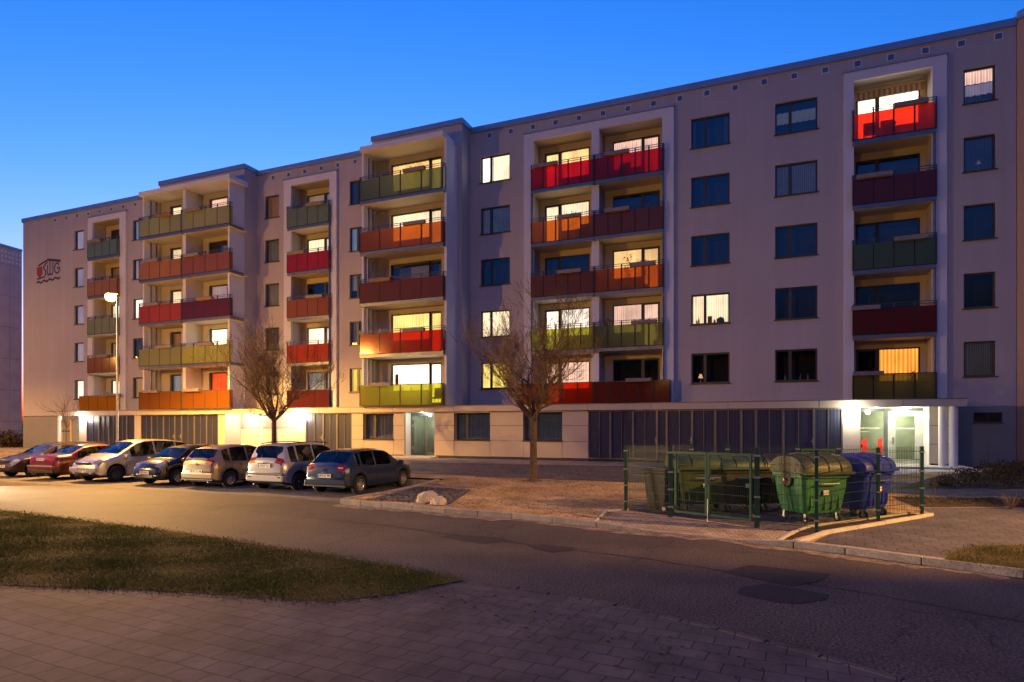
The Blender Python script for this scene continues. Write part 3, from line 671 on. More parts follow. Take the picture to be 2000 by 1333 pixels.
screens([-43.43,-42.2,-41.2,-40.3,-39.45,-38.66], ())
for a, b in ((-7.85,2.81),(-24.54,-21.34),(-38.08,-31.27),(-43.43,-38.66)): MB().box(a, b, YF+.1, YF+.14, .3, ZC).build('screen_backing', M['gap'], bld)
for a, b in ((2.81,3.44),(-25.17,-24.54),(-31.27,-30.68),(-38.66,-38.08),(-44.18,-43.43)): MB().box(a+.002, b-.002, YF-.01, -.01, .3, ZC+.015).build('pier', M['clad'], bld)
# bright recess behind the left tree
rc = MB()
for X0, X1 in ((-30.68,-28.16),(-27.98,-25.17)):
    for j in range(3): rc.box(X0+.01, X1-.01, -.9, -.86, [.45,1.3,2.15][j]+.006, [1.3,2.15,3.0][j]-.006)
rc.build('recess_wall', M['clad'], bld)
rc = MB(); rc.box(-30.68,-25.17,-.855,-.8,.3,3.0); rc.build('cladding_backing', M['gap'], bld)
def column(x, y, r=.11, z1=ZC+.018):
    q = MB(); q.lathe([(r,.4),(r,z1)], (x,y,0), n=24); q.build('column', M['white'], bld, smooth=40)
column(-28.07,-1.9,.09); column(6.28,-1.85,.13); column(6.62,-1.95,.15); column(-46.5,-1.95,.14)

# entrance 41: glazed front deep under the canopy
YE = -.15
en = MB(); en.box(3.44,5.98,YE,YE+.07,2.86,2.97).box(3.44,3.5,YE,YE+.07,.6,2.86).box(4.56,4.70,YE,YE+.07,.6,2.86).box(3.5,4.56,YE,YE+.07,.6,.68)
eo = en.build('entrance_glazing', M['doorframe'], bld, label='glazed entrance front with the red number 41')
q = MB(); q.face([(3.5,YE+.03,.68),(4.56,YE+.03,.68),(4.56,YE+.03,2.86),(3.5,YE+.03,2.86)]); q.build('pane', M['pane'], eo)
M['greendoor'] = mat('pale_green_door', (.50,.56,.50), .45)
d = MB(); d.box(4.705,4.98,YE-.01,YE+.05,.62,2.855).box(5.68,5.975,YE-.01,YE+.05,.62,2.855).box(4.98,5.68,YE-.01,YE+.05,2.65,2.855).box(4.98,5.68,YE-.01,YE+.05,.62,.85)
d2 = d.build('entrance_door', M['greendoor'], bld, label='pale green framed glass door of entrance 41')
q = MB(); q.face([(4.98,YE+.02,.85),(5.68,YE+.02,.85),(5.68,YE+.02,2.65),(4.98,YE+.02,2.65)]); q.build('pane', M['pane'], d2)
q = MB(); q.tube((4.90,YE-.02,1.62),(4.90,YE-.08,1.62),.014).tube((4.90,YE-.08,1.62),(4.76,YE-.08,1.62),.014).box(4.86,4.94,YE-.02,YE-.01,1.45,1.75); q.build('handle', M['steel'], d2)
ht = MB(); ht.box(3.45,5.98,1.6,1.65,.5,2.98).box(3.40,3.445,.0,1.6,.5,2.98).box(5.985,6.03,.0,1.6,.5,2.98).box(3.45,5.98,-.08,1.6,.5,.6).box(3.45,5.98,-.08,1.6,2.975,3.0)
ht.build('hall', M['hall'], bld)
sw = MB(); sw.box(5.98,6.02,-1.15,-.156,.5,ZC+.018); sw.build('side_panel', M['white'], bld)
for j in range(3):
    q = MB(); q.box(6.03,6.93,-1.15,-1.11,[.72,1.5,2.25][j]+.006,[1.5,2.25,3.0][j]-.012); q.build('side_panel', M['clad'], bld)
q = MB(); q.box(6.025,6.94,-1.105,-.01,.4,ZC+.01); q.build('cladding_backing', M['gap'], bld)
M['red_letter'] = mat('red_lettering', (.75,.05,.035), .5); M['white_letter'] = mat('white_lettering', (.8,.8,.78), .5)
text('house_number', '41', 1.0, (4.06, YE+.018, 1.30), (R(90),0,0), M['red_letter'], eo, bold=.012, depth=.003, sx=1.42)
text('street_name', 'LION-FEUCHTWANGER-STRASSE 41', .082, (4.02, YE+.018, 2.14), (R(90),0,0), M['white_letter'], eo, bold=.002, depth=.002, sx=.62)
q = MB(); q.box(5.0,5.66,YE+.008,YE+.016,2.11,2.15); q.build('glass_stripe', M['white_letter'], d2)
q = MB(); q.box(3.6,4.0,YE+.010,YE+.018,1.98,2.0); q.build('glass_stripe', M['white_letter'], eo)

# lamps of the house: white boxes on the piers, round ceiling lamps in the recesses
LW_ = emis('lamp_glass', (1,.93,.74), 30); LC = emis('ceiling_lamp_glass', (1,.93,.72), 14)
def point(x, y, z, e, c, r=.08, name='lamp_light', parent=None):
    l = bpy.data.lights.new(name, 'POINT'); l.energy = e*K; l.color = c; l.shadow_soft_size = r
    o = bpy.data.objects.new(name, l); COL.objects.link(o); o.location = (x,y,z)
    if parent:
        o.parent = parent
        if parent.get('_wo'): o.location = Vector((x,y,z)) - Vector(parent.location)
    return o
def wall_lamp(x, e):
    q = MB(); q.box(x-.09, x+.09, YF-.02, YF-.012, 2.62, 2.90); o = q.build('wall_lamp', M['steel'], bld)
    q = MB(); q.lathe([(0,-.11),(.05,-.1),(.06,-.06),(.06,.06),(.05,.1),(0,.11)], (x,YF-.09,2.76), n=14); q.build('lamp_glass', LW_, o, smooth=40)
    point(x, YF-.30, 2.74, e, (1,.90,.66), .1, parent=bld)
wall_lamp(3.12, 130); wall_lamp(-24.85, 170); wall_lamp(-43.8, 220)
def ceiling_lamp(x, y, e, c=(1,.90,.68)):
    q = MB(); q.lathe([(.11,0),(.11,-.03),(0,-.045)], (x,y,ZC+.018), n=18); o = q.build('ceiling_lamp', LC, bld, smooth=40)
    point(x, y, ZC-.14, e, c, .1, parent=bld)
ceiling_lamp(4.1,-1.2,65); ceiling_lamp(5.3,-1.0,100); ceiling_lamp(-29.6,-1.5,120); ceiling_lamp(-26.4,-1.5,120); ceiling_lamp(-45.4,-1.2,120); ceiling_lamp(-17.0,-1.8,28,(.9,1,.75))
HALL1.build('hall', M['hall'], bld); point(-17.0,-.6,2.6,20,(.95,1,.80),.12,parent=bld)
point(5.2,.9,2.7,55,(.95,1,.70),.15,parent=bld)

# housing association sign painted at the left end of the wall
sg = wempty('wall_sign', (-51.8,-.01,14.6)); sg.parent = bld; sg.location = sg.location - bld.location; sg.name = 'sign'
M['ink'] = mat('dark_violet_paint', (.07,.035,.10), .7); M['inkb'] = mat('dark_brown_paint', (.06,.03,.025), .7); M['crest'] = mat('red_paint', (.36,.06,.035), .7); M['crestw'] = mat('pale_paint', (.55,.35,.28), .7)
lx0, lx1 = px2x(71,0), px2x(118,0); lw = lx1-lx0; lz = 13.25
def LX(u): return lx0 + u*lw
def LZ(v): return 13.02 + v*1.95          # u,v in 0..1 of the sign
def ribbon(name, pts, wd, mt):
    q = MB(); P = [Vector((LX(u), 0, LZ(v))) for u, v in pts]
    for i in range(len(P)-1):
        d = (P[i+1]-P[i]).normalized(); n = Vector((-d.z,0,d.x))*wd/2; e = d*wd*.25
        a, b, c_, d_ = P[i]-n-e, P[i+1]-n+e, P[i+1]+n+e, P[i]+n-e
        yy = -.012-.0006*(i % 2)
        q.face([(a.x,yy,a.z),(b.x,yy,b.z),(c_.x,yy,c_.z),(d_.x,yy,d_.z)])
    o = q.build(name, mt, None); o.parent = bld; o.location = -bld.location; return o
bpy.data.objects.remove(sg)
sgn = MB(); sgn.prism([(LX(.03),LZ(.78)),(LX(.26),LZ(.80)),(LX(.26),LZ(.50)),(LX(.21),LZ(.40)),(LX(.15),LZ(.34)),(LX(.08),LZ(.40)),(LX(.03),LZ(.50))], 'y', -.014, -.006)
sgo = sgn.build('wall_sign', M['crest'], bld, label='house shaped sign with red crest, the letters SWG and a wave line at the left end of the wall')
def onto(o): o.parent = sgo; o.location = (0,0,0); return o
onto(ribbon('crest_arrow', [(.09,.52),(.15,.62),(.21,.52)], .07, M['crestw'])); onto(ribbon('crest_arrow', [(.15,.38),(.15,.62)], .05, M['crestw']))
onto(ribbon('roof_line', [(.10,.84),(.50,1.02),(.52,1.02)], .13, M['inkb'])); onto(ribbon('roof_line', [(.50,1.02),(1.0,.90)], .17, M['inkb']))
onto(ribbon('wave_line', [(.03+.95*i/24, .16+.10*i/24+.035*math.sin(i*1.05)) for i in range(25)], .14, M['ink']))
onto(ribbon('letter', [(.47,.93),(.33,.80),(.30,.74),(.40,.58),(.40,.46),(.33,.36),(.04,.31)], .12, M['ink']))
onto(ribbon('letter', [(.47,.80),(.47,.50),(.50,.42),(.56,.42),(.58,.50),(.58,.94)], .11, M['ink'])); onto(ribbon('letter', [(.58,.50),(.61,.42),(.67,.42),(.70,.50),(.70,.90)], .11, M['ink']))
onto(ribbon('letter', [(.95,.76),(.90,.84),(.82,.82),(.77,.70),(.77,.56),(.82,.46),(.90,.44),(.96,.52),(.97,.64),(.88,.64)], .12, M['ink']))
# gable balconies peeking out past the left end
gb = MB(); gb.box(-55.0,-54.11,1.0,1.25,3,17.1).box(-55.1,-54.11,1.0,4.5,17.1,17.45).box(-55.0,-54.9,4.2,4.4,3,17.1)
gb.build('gable_frame', M['white'], bld)
for k, c in enumerate(['lime','green','red','rust','maroon']):
    q = MB(); q.box(-55.35,-55.33,.9,4.4,slabz(k)+.04,slabz(k)+1.12).box(-55.32,-54.2,.9,.915,slabz(k)+.04,slabz(k)+1.12); o = q.build('gable_balcony', G[c], bld)
    q = MB(); q.box(-55.3,-54.12,.93,4.4,slabz(k)-.13,slabz(k)); q.build('slab', M['soffit'], o)

# ================================================================== GROUND
def gz(x, y):
    t = max(0., min(1., (y+14.5)/11.5)); z = .12 + .45*t*t*(3-2*t)
    if -4.2 < x < .9:           # the ground dips to the lowered kerb before the bin gate
        d = y - (kerb_y(x)+.14); e = min(1, min(x+4.2, .9-x)/.9); q = max(0, min(1, 1-d/1.1)); z -= .085*e*q
    return z
KL = [(-11.25,-16.12),(-9.72,-16.35),(-7.59,-16.66),(-5.68,-16.85),(-3.48,-17.33),(-1.43,-17.73),(.43,-18.28),(1.23,-18.54),(2.26,-19.02),(3.44,-19.48),(9,-21.9),(30,-31)]
def kerb_y(x):
    if x < -11.3: return -10.3
    for (a, b), (c, d) in zip(KL, KL[1:]):
        if x <= c: return b + (d-b)*(x-a)/(c-a)
    return KL[-1][1]
def ground_mat(name, c1, c2, sc=1.2, fine=90, rough=.9, bump=.5, c3=None, spec=.3, speck=0, fb=.35):
    m, t, p, L = newmat(name); g = N(t, 'ShaderNodeNewGeometry')
    n1 = N(t, 'ShaderNodeTexNoise'); n1.inputs['Scale'].default_value = sc; n1.inputs['Detail'].default_value = 5; L(g.outputs['Position'], n1.inputs['Vector'])
    n2 = N(t, 'ShaderNodeTexNoise'); n2.inputs['Scale'].default_value = fine; n2.inputs['Detail'].default_value = 3; L(g.outputs['Position'], n2.inputs['Vector'])
    r = N(t, 'ShaderNodeValToRGB'); r.color_ramp.elements[0].position = .35; r.color_ramp.elements[1].position = .65
    r.color_ramp.elements[0].color = tuple(c1)+(1,); r.color_ramp.elements[1].color = tuple(c2)+(1,); L(n1.outputs[0], r.inputs[0])
    mr = N(t, 'ShaderNodeMapRange'); mr.inputs['From Min'].default_value = .3; mr.inputs['From Max'].default_value = .7
    mr.inputs['To Min'].default_value = 1-fb; mr.inputs['To Max'].default_value = 1+fb; L(n2.outputs[0], mr.inputs['Value'])
    mx = N(t, 'ShaderNodeMix', data_type='RGBA', blend_type='MULTIPLY'); mx.inputs[0].default_value = 1; L(r.outputs[0], mx.inputs[6]); L(mr.outputs[0], mx.inputs[7])
    L(mx.outputs[2], p.inputs['Base Color']); p.inputs['Roughness'].default_value = rough; p.inputs['Specular IOR Level'].default_value = spec
    b = N(t, 'ShaderNodeBump'); b.inputs['Strength'].default_value = bump; b.inputs['Distance'].default_value = .012; L(n2.outputs[0], b.inputs['Height']); L(b.outputs[0], p.inputs['Normal'])
    return m
def paving_mat(name, c1, c2, joint, bw, rh, rot=0, rough=.8, mortar=.012, stain=.5):
    m, t, p, L = newmat(name); g = N(t, 'ShaderNodeNewGeometry'); mp = N(t, 'ShaderNodeMapping'); mp.inputs['Rotation'].default_value = (0,0,rot)
    L(g.outputs['Position'], mp.inputs['Vector'])
    n0 = N(t, 'ShaderNodeTexNoise'); n0.inputs['Scale'].default_value = .9; L(g.outputs['Position'], n0.inputs['Vector'])
    ad = N(t, 'ShaderNodeMix', data_type='VECTOR'); ad.inputs[0].default_value = .05; L(mp.outputs[0], ad.inputs[4])
    va = N(t, 'ShaderNodeVectorMath', operation='SCALE'); va.inputs['Scale'].default_value = .12; L(n0.outputs['Color'], va.inputs[0])
    vb = N(t, 'ShaderNodeVectorMath', operation='ADD'); L(mp.outputs[0], vb.inputs[0]); L(va.outputs[0], vb.inputs[1])
    br = N(t, 'ShaderNodeTexBrick'); br.inputs['Scale'].default_value = 1; br.inputs['Brick Width'].default_value = bw; br.inputs['Row Height'].default_value = rh
    br.inputs['Mortar Size'].default_value = mortar; br.inputs['Mortar Smooth'].default_value = .3; br.inputs['Bias'].default_value = 0
    br.inputs['Color1'].default_value = tuple(c1)+(1,); br.inputs['Color2'].default_value = tuple(c2)+(1,); br.inputs['Mortar'].default_value = tuple(joint)+(1,)
    L(vb.outputs[0], br.inputs['Vector'])
    n1 = N(t, 'ShaderNodeTexNoise'); n1.inputs['Scale'].default_value = 1.3; n1.inputs['Detail'].default_value = 7; n1.inputs['Roughness'].default_value = .65; L(g.outputs['Position'], n1.inputs['Vector'])
    mr = N(t, 'ShaderNodeMapRange'); mr.inputs['From Min'].default_value = .3; mr.inputs['From Max'].default_value = .7; mr.inputs['To Min'].default_value = 1-stain*1.1; mr.inputs['To Max'].default_value = 1.35; L(n1.outputs[0], mr.inputs['Value'])
    mx = N(t, 'ShaderNodeMix', data_type='RGBA', blend_type='MULTIPLY'); mx.inputs[0].default_value = 1; L(br.outputs['Color'], mx.inputs[6]); L(mr.outputs[0], mx.inputs[7])
    L(mx.outputs[2], p.inputs['Base Color']); p.inputs['Roughness'].default_value = rough
    n2 = N(t, 'ShaderNodeTexNoise'); n2.inputs['Scale'].default_value = 60; L(g.outputs['Position'], n2.inputs['Vector'])
    sb = N(t, 'ShaderNodeMath', operation='MULTIPLY_ADD'); sb.inputs[1].default_value = -1.0; L(br.outputs['Fac'], sb.inputs[0]); 
    sc = N(t, 'ShaderNodeMath', operation='MULTIPLY'); sc.inputs[1].default_value = .35; L(n2.outputs[0], sc.inputs[0]); L(sc.outputs[0], sb.inputs[2])
    n3 = N(t, 'ShaderNodeTexNoise'); n3.inputs['Scale'].default_value = 2.2; L(g.outputs['Position'], n3.inputs['Vector'])
    s3 = N(t, 'ShaderNodeMath', operation='MULTIPLY_ADD'); s3.inputs[1].default_value = 2.2; L(n3.outputs[0], s3.inputs[0]); L(sb.outputs[0], s3.inputs[2])
    b = N(t, 'ShaderNodeBump'); b.inputs['Strength'].default_value = .7; b.inputs['Distance'].default_value = .015; L(s3.outputs[0], b.inputs['Height']); L(b.outputs[0], p.inputs['Normal'])
    return m
M['asphalt'] = ground_mat('asphalt', (.052,.041,.040), (.080,.064,.060), .6, 30, .74, 1.4, fb=.75, spec=.30)
M['asphalt_patch'] = ground_mat('asphalt_patch', (.020,.018,.020), (.028,.025,.027), 1.2, 60, .7, .6)
M['dirt'] = ground_mat('sandy_dirt', (.29,.19,.085), (.52,.36,.17), .8, 22, .95, 1.8, fb=.6)
M['gravel'] = ground_mat('dark_gravel', (.035,.032,.032), (.13,.12,.115), 9, 30, .9, 1.5, fb=.7)
M['concrete'] = ground_mat('kerb_concrete', (.26,.235,.20), (.36,.33,.285), 3, 50, .85, .5)
M['palecon'] = ground_mat('new_concrete', (.42,.40,.36), (.52,.50,.46), 2.5, 50, .85, .4)
M['soil'] = ground_mat('dark_soil', (.035,.023,.016), (.075,.05,.033), 2.5, 25, .95, 1.3, fb=.6)
M['pave'] = paving_mat('old_concrete_paving', (.062,.052,.058), (.080,.067,.072), (.016,.013,.015), .35, .25, .07, mortar=.009)
M['pave_red'] = paving_mat('grey_paving', (.088,.078,.086), (.108,.096,.105), (.05,.042,.042), .30, .30, .1, stain=.35)
M['pave_new'] = paving_mat('light_paving', (.26,.235,.21), (.31,.28,.25), (.12,.11,.10), .40, .20, 0, stain=.2)
M['cobble'] = paving_mat('small_stone_paving', (.34,.27,.20), (.42,.34,.25), (.20,.15,.10), .11, .10, .15, mortar=.010, stain=.5)
M['lawn_soil'] = ground_mat('lawn_soil', (.050,.040,.008), (.080,.062,.012), 1.5, 40, .95, 1.0)
def cracked(m):
    t = m.node_tree; L = t.links.new; p = t.nodes['Principled BSDF']; src = p.inputs['Base Color'].links[0].from_socket; g = N(t, 'ShaderNodeNewGeometry')
    n = N(t, 'ShaderNodeTexNoise'); n.inputs['Scale'].default_value = 1.4; n.inputs['Detail'].default_value = 6; L(g.outputs['Position'], n.inputs['Vector'])
    s_ = N(t, 'ShaderNodeVectorMath', operation='SCALE'); s_.inputs['Scale'].default_value = .9; L(n.outputs['Color'], s_.inputs[0]); a = N(t, 'ShaderNodeVectorMath', operation='ADD'); L(g.outputs['Position'], a.inputs[0]); L(s_.outputs[0], a.inputs[1])
    v = N(t, 'ShaderNodeTexVoronoi', feature='DISTANCE_TO_EDGE'); v.inputs['Scale'].default_value = .33; L(a.outputs[0], v.inputs['Vector'])
    r = N(t, 'ShaderNodeMapRange'); r.inputs['From Min'].default_value = .002; r.inputs['From Max'].default_value = .010; r.inputs['To Min'].default_value = .45; L(v.outputs['Distance'], r.inputs['Value'])
    n2 = N(t, 'ShaderNodeTexNoise'); n2.inputs['Scale'].default_value = .35; L(g.outputs['Position'], n2.inputs['Vector'])
    m2 = N(t, 'ShaderNodeMapRange'); m2.inputs['From Min'].default_value = .45; m2.inputs['From Max'].default_value = .6; L(n2.outputs[0], m2.inputs['Value'])
    x = N(t, 'ShaderNodeMix', data_type='RGBA', blend_type='MULTIPLY'); L(m2.outputs[0], x.inputs[0]); L(src, x.inputs[6]); L(r.outputs[0], x.inputs[7]); L(x.outputs[2], p.inputs['Base Color'])
cracked(M['asphalt'])
def struct(o): o['kind'] = 'structure'; return o
g = MB(); g.face([(-900,-900,0),(900,-900,0),(900,900,0),(-900,900,0)]); struct(g.build('road', M['asphalt']))
def sheet(poly, lift, mt, name, step=.6, follow=True, kind='structure', flatz=None, zf=None):
    """a sheet over polygon poly (x,y), cut into cells so it follows the ground"""
    import bmesh
    bm = bmesh.new(); vs = [bm.verts.new((x,y,0)) for x, y in poly]; bm.faces.new(vs)
    xs = [p[0] for p in poly]; ys = [p[1] for p in poly]
    def cutrange(a, b):
        n = int((b-a)/step); return [a+step*(i+1) for i in range(min(n, 160))]
    for y in cutrange(min(ys), max(ys)):
        bmesh.ops.bisect_plane(bm, geom=bm.verts[:]+bm.edges[:]+bm.faces[:], plane_co=(0,y,0), plane_no=(0,1,0))
    if step < 1:
        for x in cutrange(max(min(xs), -31), min(max(xs), 9)):
            bmesh.ops.bisect_plane(bm, geom=bm.verts[:]+bm.edges[:]+bm.faces[:], plane_co=(x,0,0), plane_no=(1,0,0))
    bmesh.ops.triangulate(bm, faces=[f for f in bm.faces if len(f.verts) > 4])
    for v in bm.verts: v.co.z = (flatz if flatz is not None else (zf(v.co.x, v.co.y) if zf else gz(v.co.x, v.co.y))) + lift
    for f in bm.faces:
        if f.normal.z < 0: f.normal_flip()
    me = bpy.data.meshes.new(name); bm.to_mesh(me); bm.free(); me.materials.append(mt)
    o = bpy.data.objects.new(name, me); COL.objects.link(o); o['kind'] = kind; return o
# raised ground between the kerb and the house
front = [(x, y+.14) for x, y in KL]
sheet([(-140,-10.15),(-11.12,-10.15),(-11.12,-15.98)] + front[1:] + [(140,-31),(140,60),(-140,60)], 0, M['dirt'], 'ground', .5)
# kerb stones
def kerb(pts, h0, h1, wd, name, mt, seg=1.0, kind='structure', gap=.012):
    mb = MB()
    P = [Vector((x,y,0)) for x, y in pts]
    for a, b in zip(P, P[1:]):
        Ld = (b-a).length; n = max(1, round(Ld/seg)); d = (b-a)/Ld; nn = Vector((-d.y,d.x,0))
        for i in range(n):
            p = a + d*(Ld*i/n + gap/2); q = a + d*(Ld*(i+1)/n - gap/2)
            dz = random.uniform(-.006,.006); za = h1(p.x,p.y)+dz; zb_ = h1(q.x,q.y)+dz
            c = [p, q, q+nn*wd, p+nn*wd]; k = len(mb.v)
            for u, z in ((0,h0),(0,h0)): pass
            mb.v += [(v.x,v.y,h0) for v in c] + [(c[0].x,c[0].y,za),(c[1].x,c[1].y,zb_),(c[2].x,c[2].y,zb_),(c[3].x,c[3].y,za)]
            for f in ((0,3,2,1),(4,5,6,7),(0,1,5,4),(1,2,6,5),(2,3,7,6),(3,0,4,7)): mb.f.append(tuple(k+i_ for i_ in f)); mb.m.append(0)
    o = mb.build(name, mt, None, bevel=.012); o['kind'] = kind; return o
def drop(x, y):     # the kerb dips in front of the bin enclosure
    if -3.6 < x < .45:
        e = min(1, min(x+3.6, .45-x)/.5); return .13 - .085*e
    return .13
kerb(KL, -.1, drop, .15, 'kerb', M['concrete'])
kerb([(-11.27,-10.3),(-11.27,-15.95)][::-1], -.1, lambda x, y: gz(x,y)+.012, .13, 'kerb', M['concrete'])
kerb([(-60,-10.3),(-11.3,-10.3)], -.1, lambda x, y: .20, .13, 'kerb', M['concrete'])
# parking bay surface, paths, beds
sheet([(-60,-10.3),(-11.28,-10.3),(-11.28,-15.9),(-14,-15.4),(-60,-15.4)], .004, M['pave_red'], 'parking_bay', 2, flatz=0)
sheet([(-47,-2.3),(-47,-4.6),(3,-4.6),(3,-2.3)], .006, M['pave_new'], 'footpath', .5)
sheet([(-15.5,-5.3),(-14.2,-9.0),(-11.0,-9.2),(-1.8,-9.6),(3.4,-9.9),(12,-9.4),(12,-7.2),(6.6,-8.6),(2.0,-6.6),(1.0,-4.61),(-2,-4.61)], .010, M['pave_red'], 'footpath', .5)
sheet([(2.6,-4.59),(2.6,-.2),(6.95,-.2),(7.4,-2.6),(6.4,-3.6),(4.6,-5.0),(3.2,-6.9),(2.2,-6.5),(1.2,-4.62)], .014, M['palecon'], 'footpath', .5)
st = MB(); st.box(2.9,7.15,-2.7,-.005,.3,.66); struct(st.build('entrance_step', M['palecon'], None, bevel=.01))
st = MB(); st.box(-18.6,-15.9,-2.9,-1.3,.3,.655); struct(st.build('entrance_step', M['palecon'], None, bevel=.01))
sheet([(-18.8,-2.9),(-18.8,-4.5),(-14.8,-4.9),(-15.4,-2.9)], .016, M['pave_new'], 'footpath', .5)
sheet([(-11.05,-12.3),(-8.9,-12.5),(-7.9,-15.9),(-10.6,-15.9)], .005, M['gravel'], 'gravel_bed', .5)
kerb([(-11.05,-11.6),(-8.7,-12.2)], 0, lambda x, y: gz(x,y)+.03, .08, 'edging', M['concrete'])
# paved apron and floor of the bin enclosure
sheet([(-3.30,-15.2),(.80,-17.3),(3.2,-13.5),(-.9,-12.4),(-3.0,-13.6)], .007, M['pave_red'], 'enclosure_floor', .5)
sheet([(-3.40,-17.16),(-3.5,-15.4),(-3.30,-15.22),(.78,-17.32),(.25,-18.10),(-1.43,-17.60)], .006, M['cobble'], 'paved_apron', .5)
kerb([(.14,-18.05),(.74,-16.45),(3.08,-13.35)][::-1], 0, lambda x, y: gz(x,y)+.05, .07, 'edging', M['palecon'], 1.0)
kerb([(.46,-18.25),(1.0,-17.15),(3.50,-13.50)][::-1], 0, lambda x, y: gz(x,y)+.07, .09, 'edging', M['palecon'], 1.0)
kerb([(-3.55,-17.1),(-3.62,-15.6),(-2.9,-14.95)], 0, lambda x, y: gz(x,y)+.04, .06, 'edging', M['palecon'], 1.0)
sheet([(.30,-18.05),(.86,-17.2),(3.30,-13.55),(3.12,-13.38),(.82,-16.45),(.20,-17.98)], .009, M['soil'], 'planting_strip', .5)
# path to the right of the enclosure, soil beds, lawn patch
sheet([(.75,-18.20),(1.12,-17.15),(3.60,-13.50),(3.5,-12.3),(5.6,-11.6),(12,-12.6),(20,-15),(20,-26.3),(9,-21.6),(3.45,-19.30),(1.3,-18.38)], .005, M['pave_red'], 'footpath', .5)
sheet([(2.55,-19.10),(2.75,-18.5),(3.3,-17.6),(4.6,-16.9),(9,-17.5),(12,-19),(12,-22.9),(9,-21.7),(3.45,-19.4)], .010, M['lawn_soil'], 'lawn_bed', .5)
sheet([(3.6,-9.0),(5.6,-5.0),(7.2,-3.6),(7.6,-.1),(14,-.1),(14,-6.9),(7.0,-8.1)], .017, M['soil'], 'planting_bed', .5)
sheet([(3.45,-12.2),(3.2,-10.6),(5.5,-10.2),(12,-10.6),(12,-12.4),(5.6,-11.5)], .015, M['soil'], 'planting_bed', .5)
# pale grit swept along the kerb, worn sand along the lawn, a tar sealed seam across the road
M['dust'] = ground_mat('gutter_grit', (.085,.068,.056), (.24,.19,.145), 3.5, 24, .9, .8, fb=.5)
rr = random.Random(8); up = [(x, y-.02) for x, y in KL[:10]]; pts = []
for (a, b), (c_, d_) in zip(up, up[1:]):
    for i in range(6): t = i/6; pts.append((a+(c_-a)*t, b+(d_-b)*t))
sheet(pts + [(x, y-.22-.30*rr.random()-.12*math.sin(x*1.7)) for x, y in pts[::-1]], .004, M['dust'], 'gutter', 3, flatz=0)
NB = [(-24,-27.5),(-14,-26.3),(-9.81,-25.4),(-7.61,-24.78),(-5.09,-24.35),(-4.55,-23.79),(-4.22,-23.1)]; pts = []
for (a, b), (c_, d_) in zip(NB, NB[1:]):
    for i in range(8): t = i/8; pts.append((a+(c_-a)*t, b+(d_-b)*t+.05))
sheet(pts + [(x+.05*rr.random(), y-.06-.16*rr.random()**2) for x, y in pts[::-1]], .0085, M['dust'], 'sand_strip', 3, flatz=0)
seam = MB(); sp_ = [(-16,-17.6),(-12,-18.3),(-8,-18.9),(-4.5,-19.7),(-2,-20.2),(1,-21.2),(4,-22.6)]; px_ = None
for (a, b), (c_, d_) in zip(sp_, sp_[1:]):
    for i in range(10):
        t = i/10; q_ = (a+(c_-a)*t+rr.uniform(-.03,.03), b+(d_-b)*t+rr.uniform(-.03,.03)); wv = rr.uniform(.012,.028)
        if px_: seam.face([(px_[0],px_[1]-px_[2],.004),(q_[0],q_[1]-wv,.004),(q_[0],q_[1]+wv,.004),(px_[0],px_[1]+px_[2],.004)])
        px_ = (q_[0], q_[1], wv)
struct(seam.build('road_seam', M['asphalt_patch']))
# asphalt repairs
def patch(pts): sheet(pts, .006, M['asphalt_patch'], 'road_patch', 3, flatz=0)
def GP(px, py, z=0):
    a = (px-1000)/1217; th = math.atan2(500,1217); D = (EYE-z)*1217/(py-834)
    return (D*(-math.sin(th)+a*math.cos(th)), CAMY + D*(math.cos(th)+a*math.sin(th)))
patch([GP(*p) for p in ((862,1048),(890,1045),(985,1051),(988,1056),(950,1063),(908,1058))]); patch([GP(*p) for p in ((1030,1066),(1055,1063),(1122,1070),(1120,1075),(1080,1080),(1045,1073))])
patch([GP(*p) for p in ((1410,1118),(1462,1104),(1622,1122),(1600,1136),(1545,1146))]); patch([GP(*p) for p in ((1440,1160),(1448,1148),(1498,1141),(1618,1162),(1612,1172),(1560,1180),(1520,1178),(1462,1166))])
# near pavement and lawn
NE = [(-40,-18.2),(-26,-19.7),(-18.61,-20.67),(-12.15,-21.26),(-7.44,-21.96),(-4.26,-22.64)]
NE2 = [(-4.26,-22.64),(-3.14,-22.86),(-1.74,-23.14),(-.51,-23.61),(.45,-24.07),(1.06,-24.43),(2.5,-25.6),(6,-29.5),(10,-34)]
sheet([(-60,-24)] + [(-30,-23.4),(-14,-23.9),(-5.2,-22.9)] + NE2 + [(10,-60),(-60,-60)], .005, M['pave'], 'pavement', 1.5, flatz=.0)
kerb(NE2[:7], -.1, lambda x, y: .014, .10, 'edging', M['pave'], .5)
def lz(x, y): return .016 + .008*math.sin(x*.9)*math.cos(y*1.1)
LAWN = NE + [(-4.0,-22.72),(-4.22,-23.1),(-4.55,-23.79),(-5.09,-24.35),(-7.61,-24.78),(-9.81,-25.4),(-14,-26.3),(-24,-27.5),(-40,-28)]
sheet(LAWN, .0, M['lawn_soil'], 'lawn_bed', .5, zf=lz)

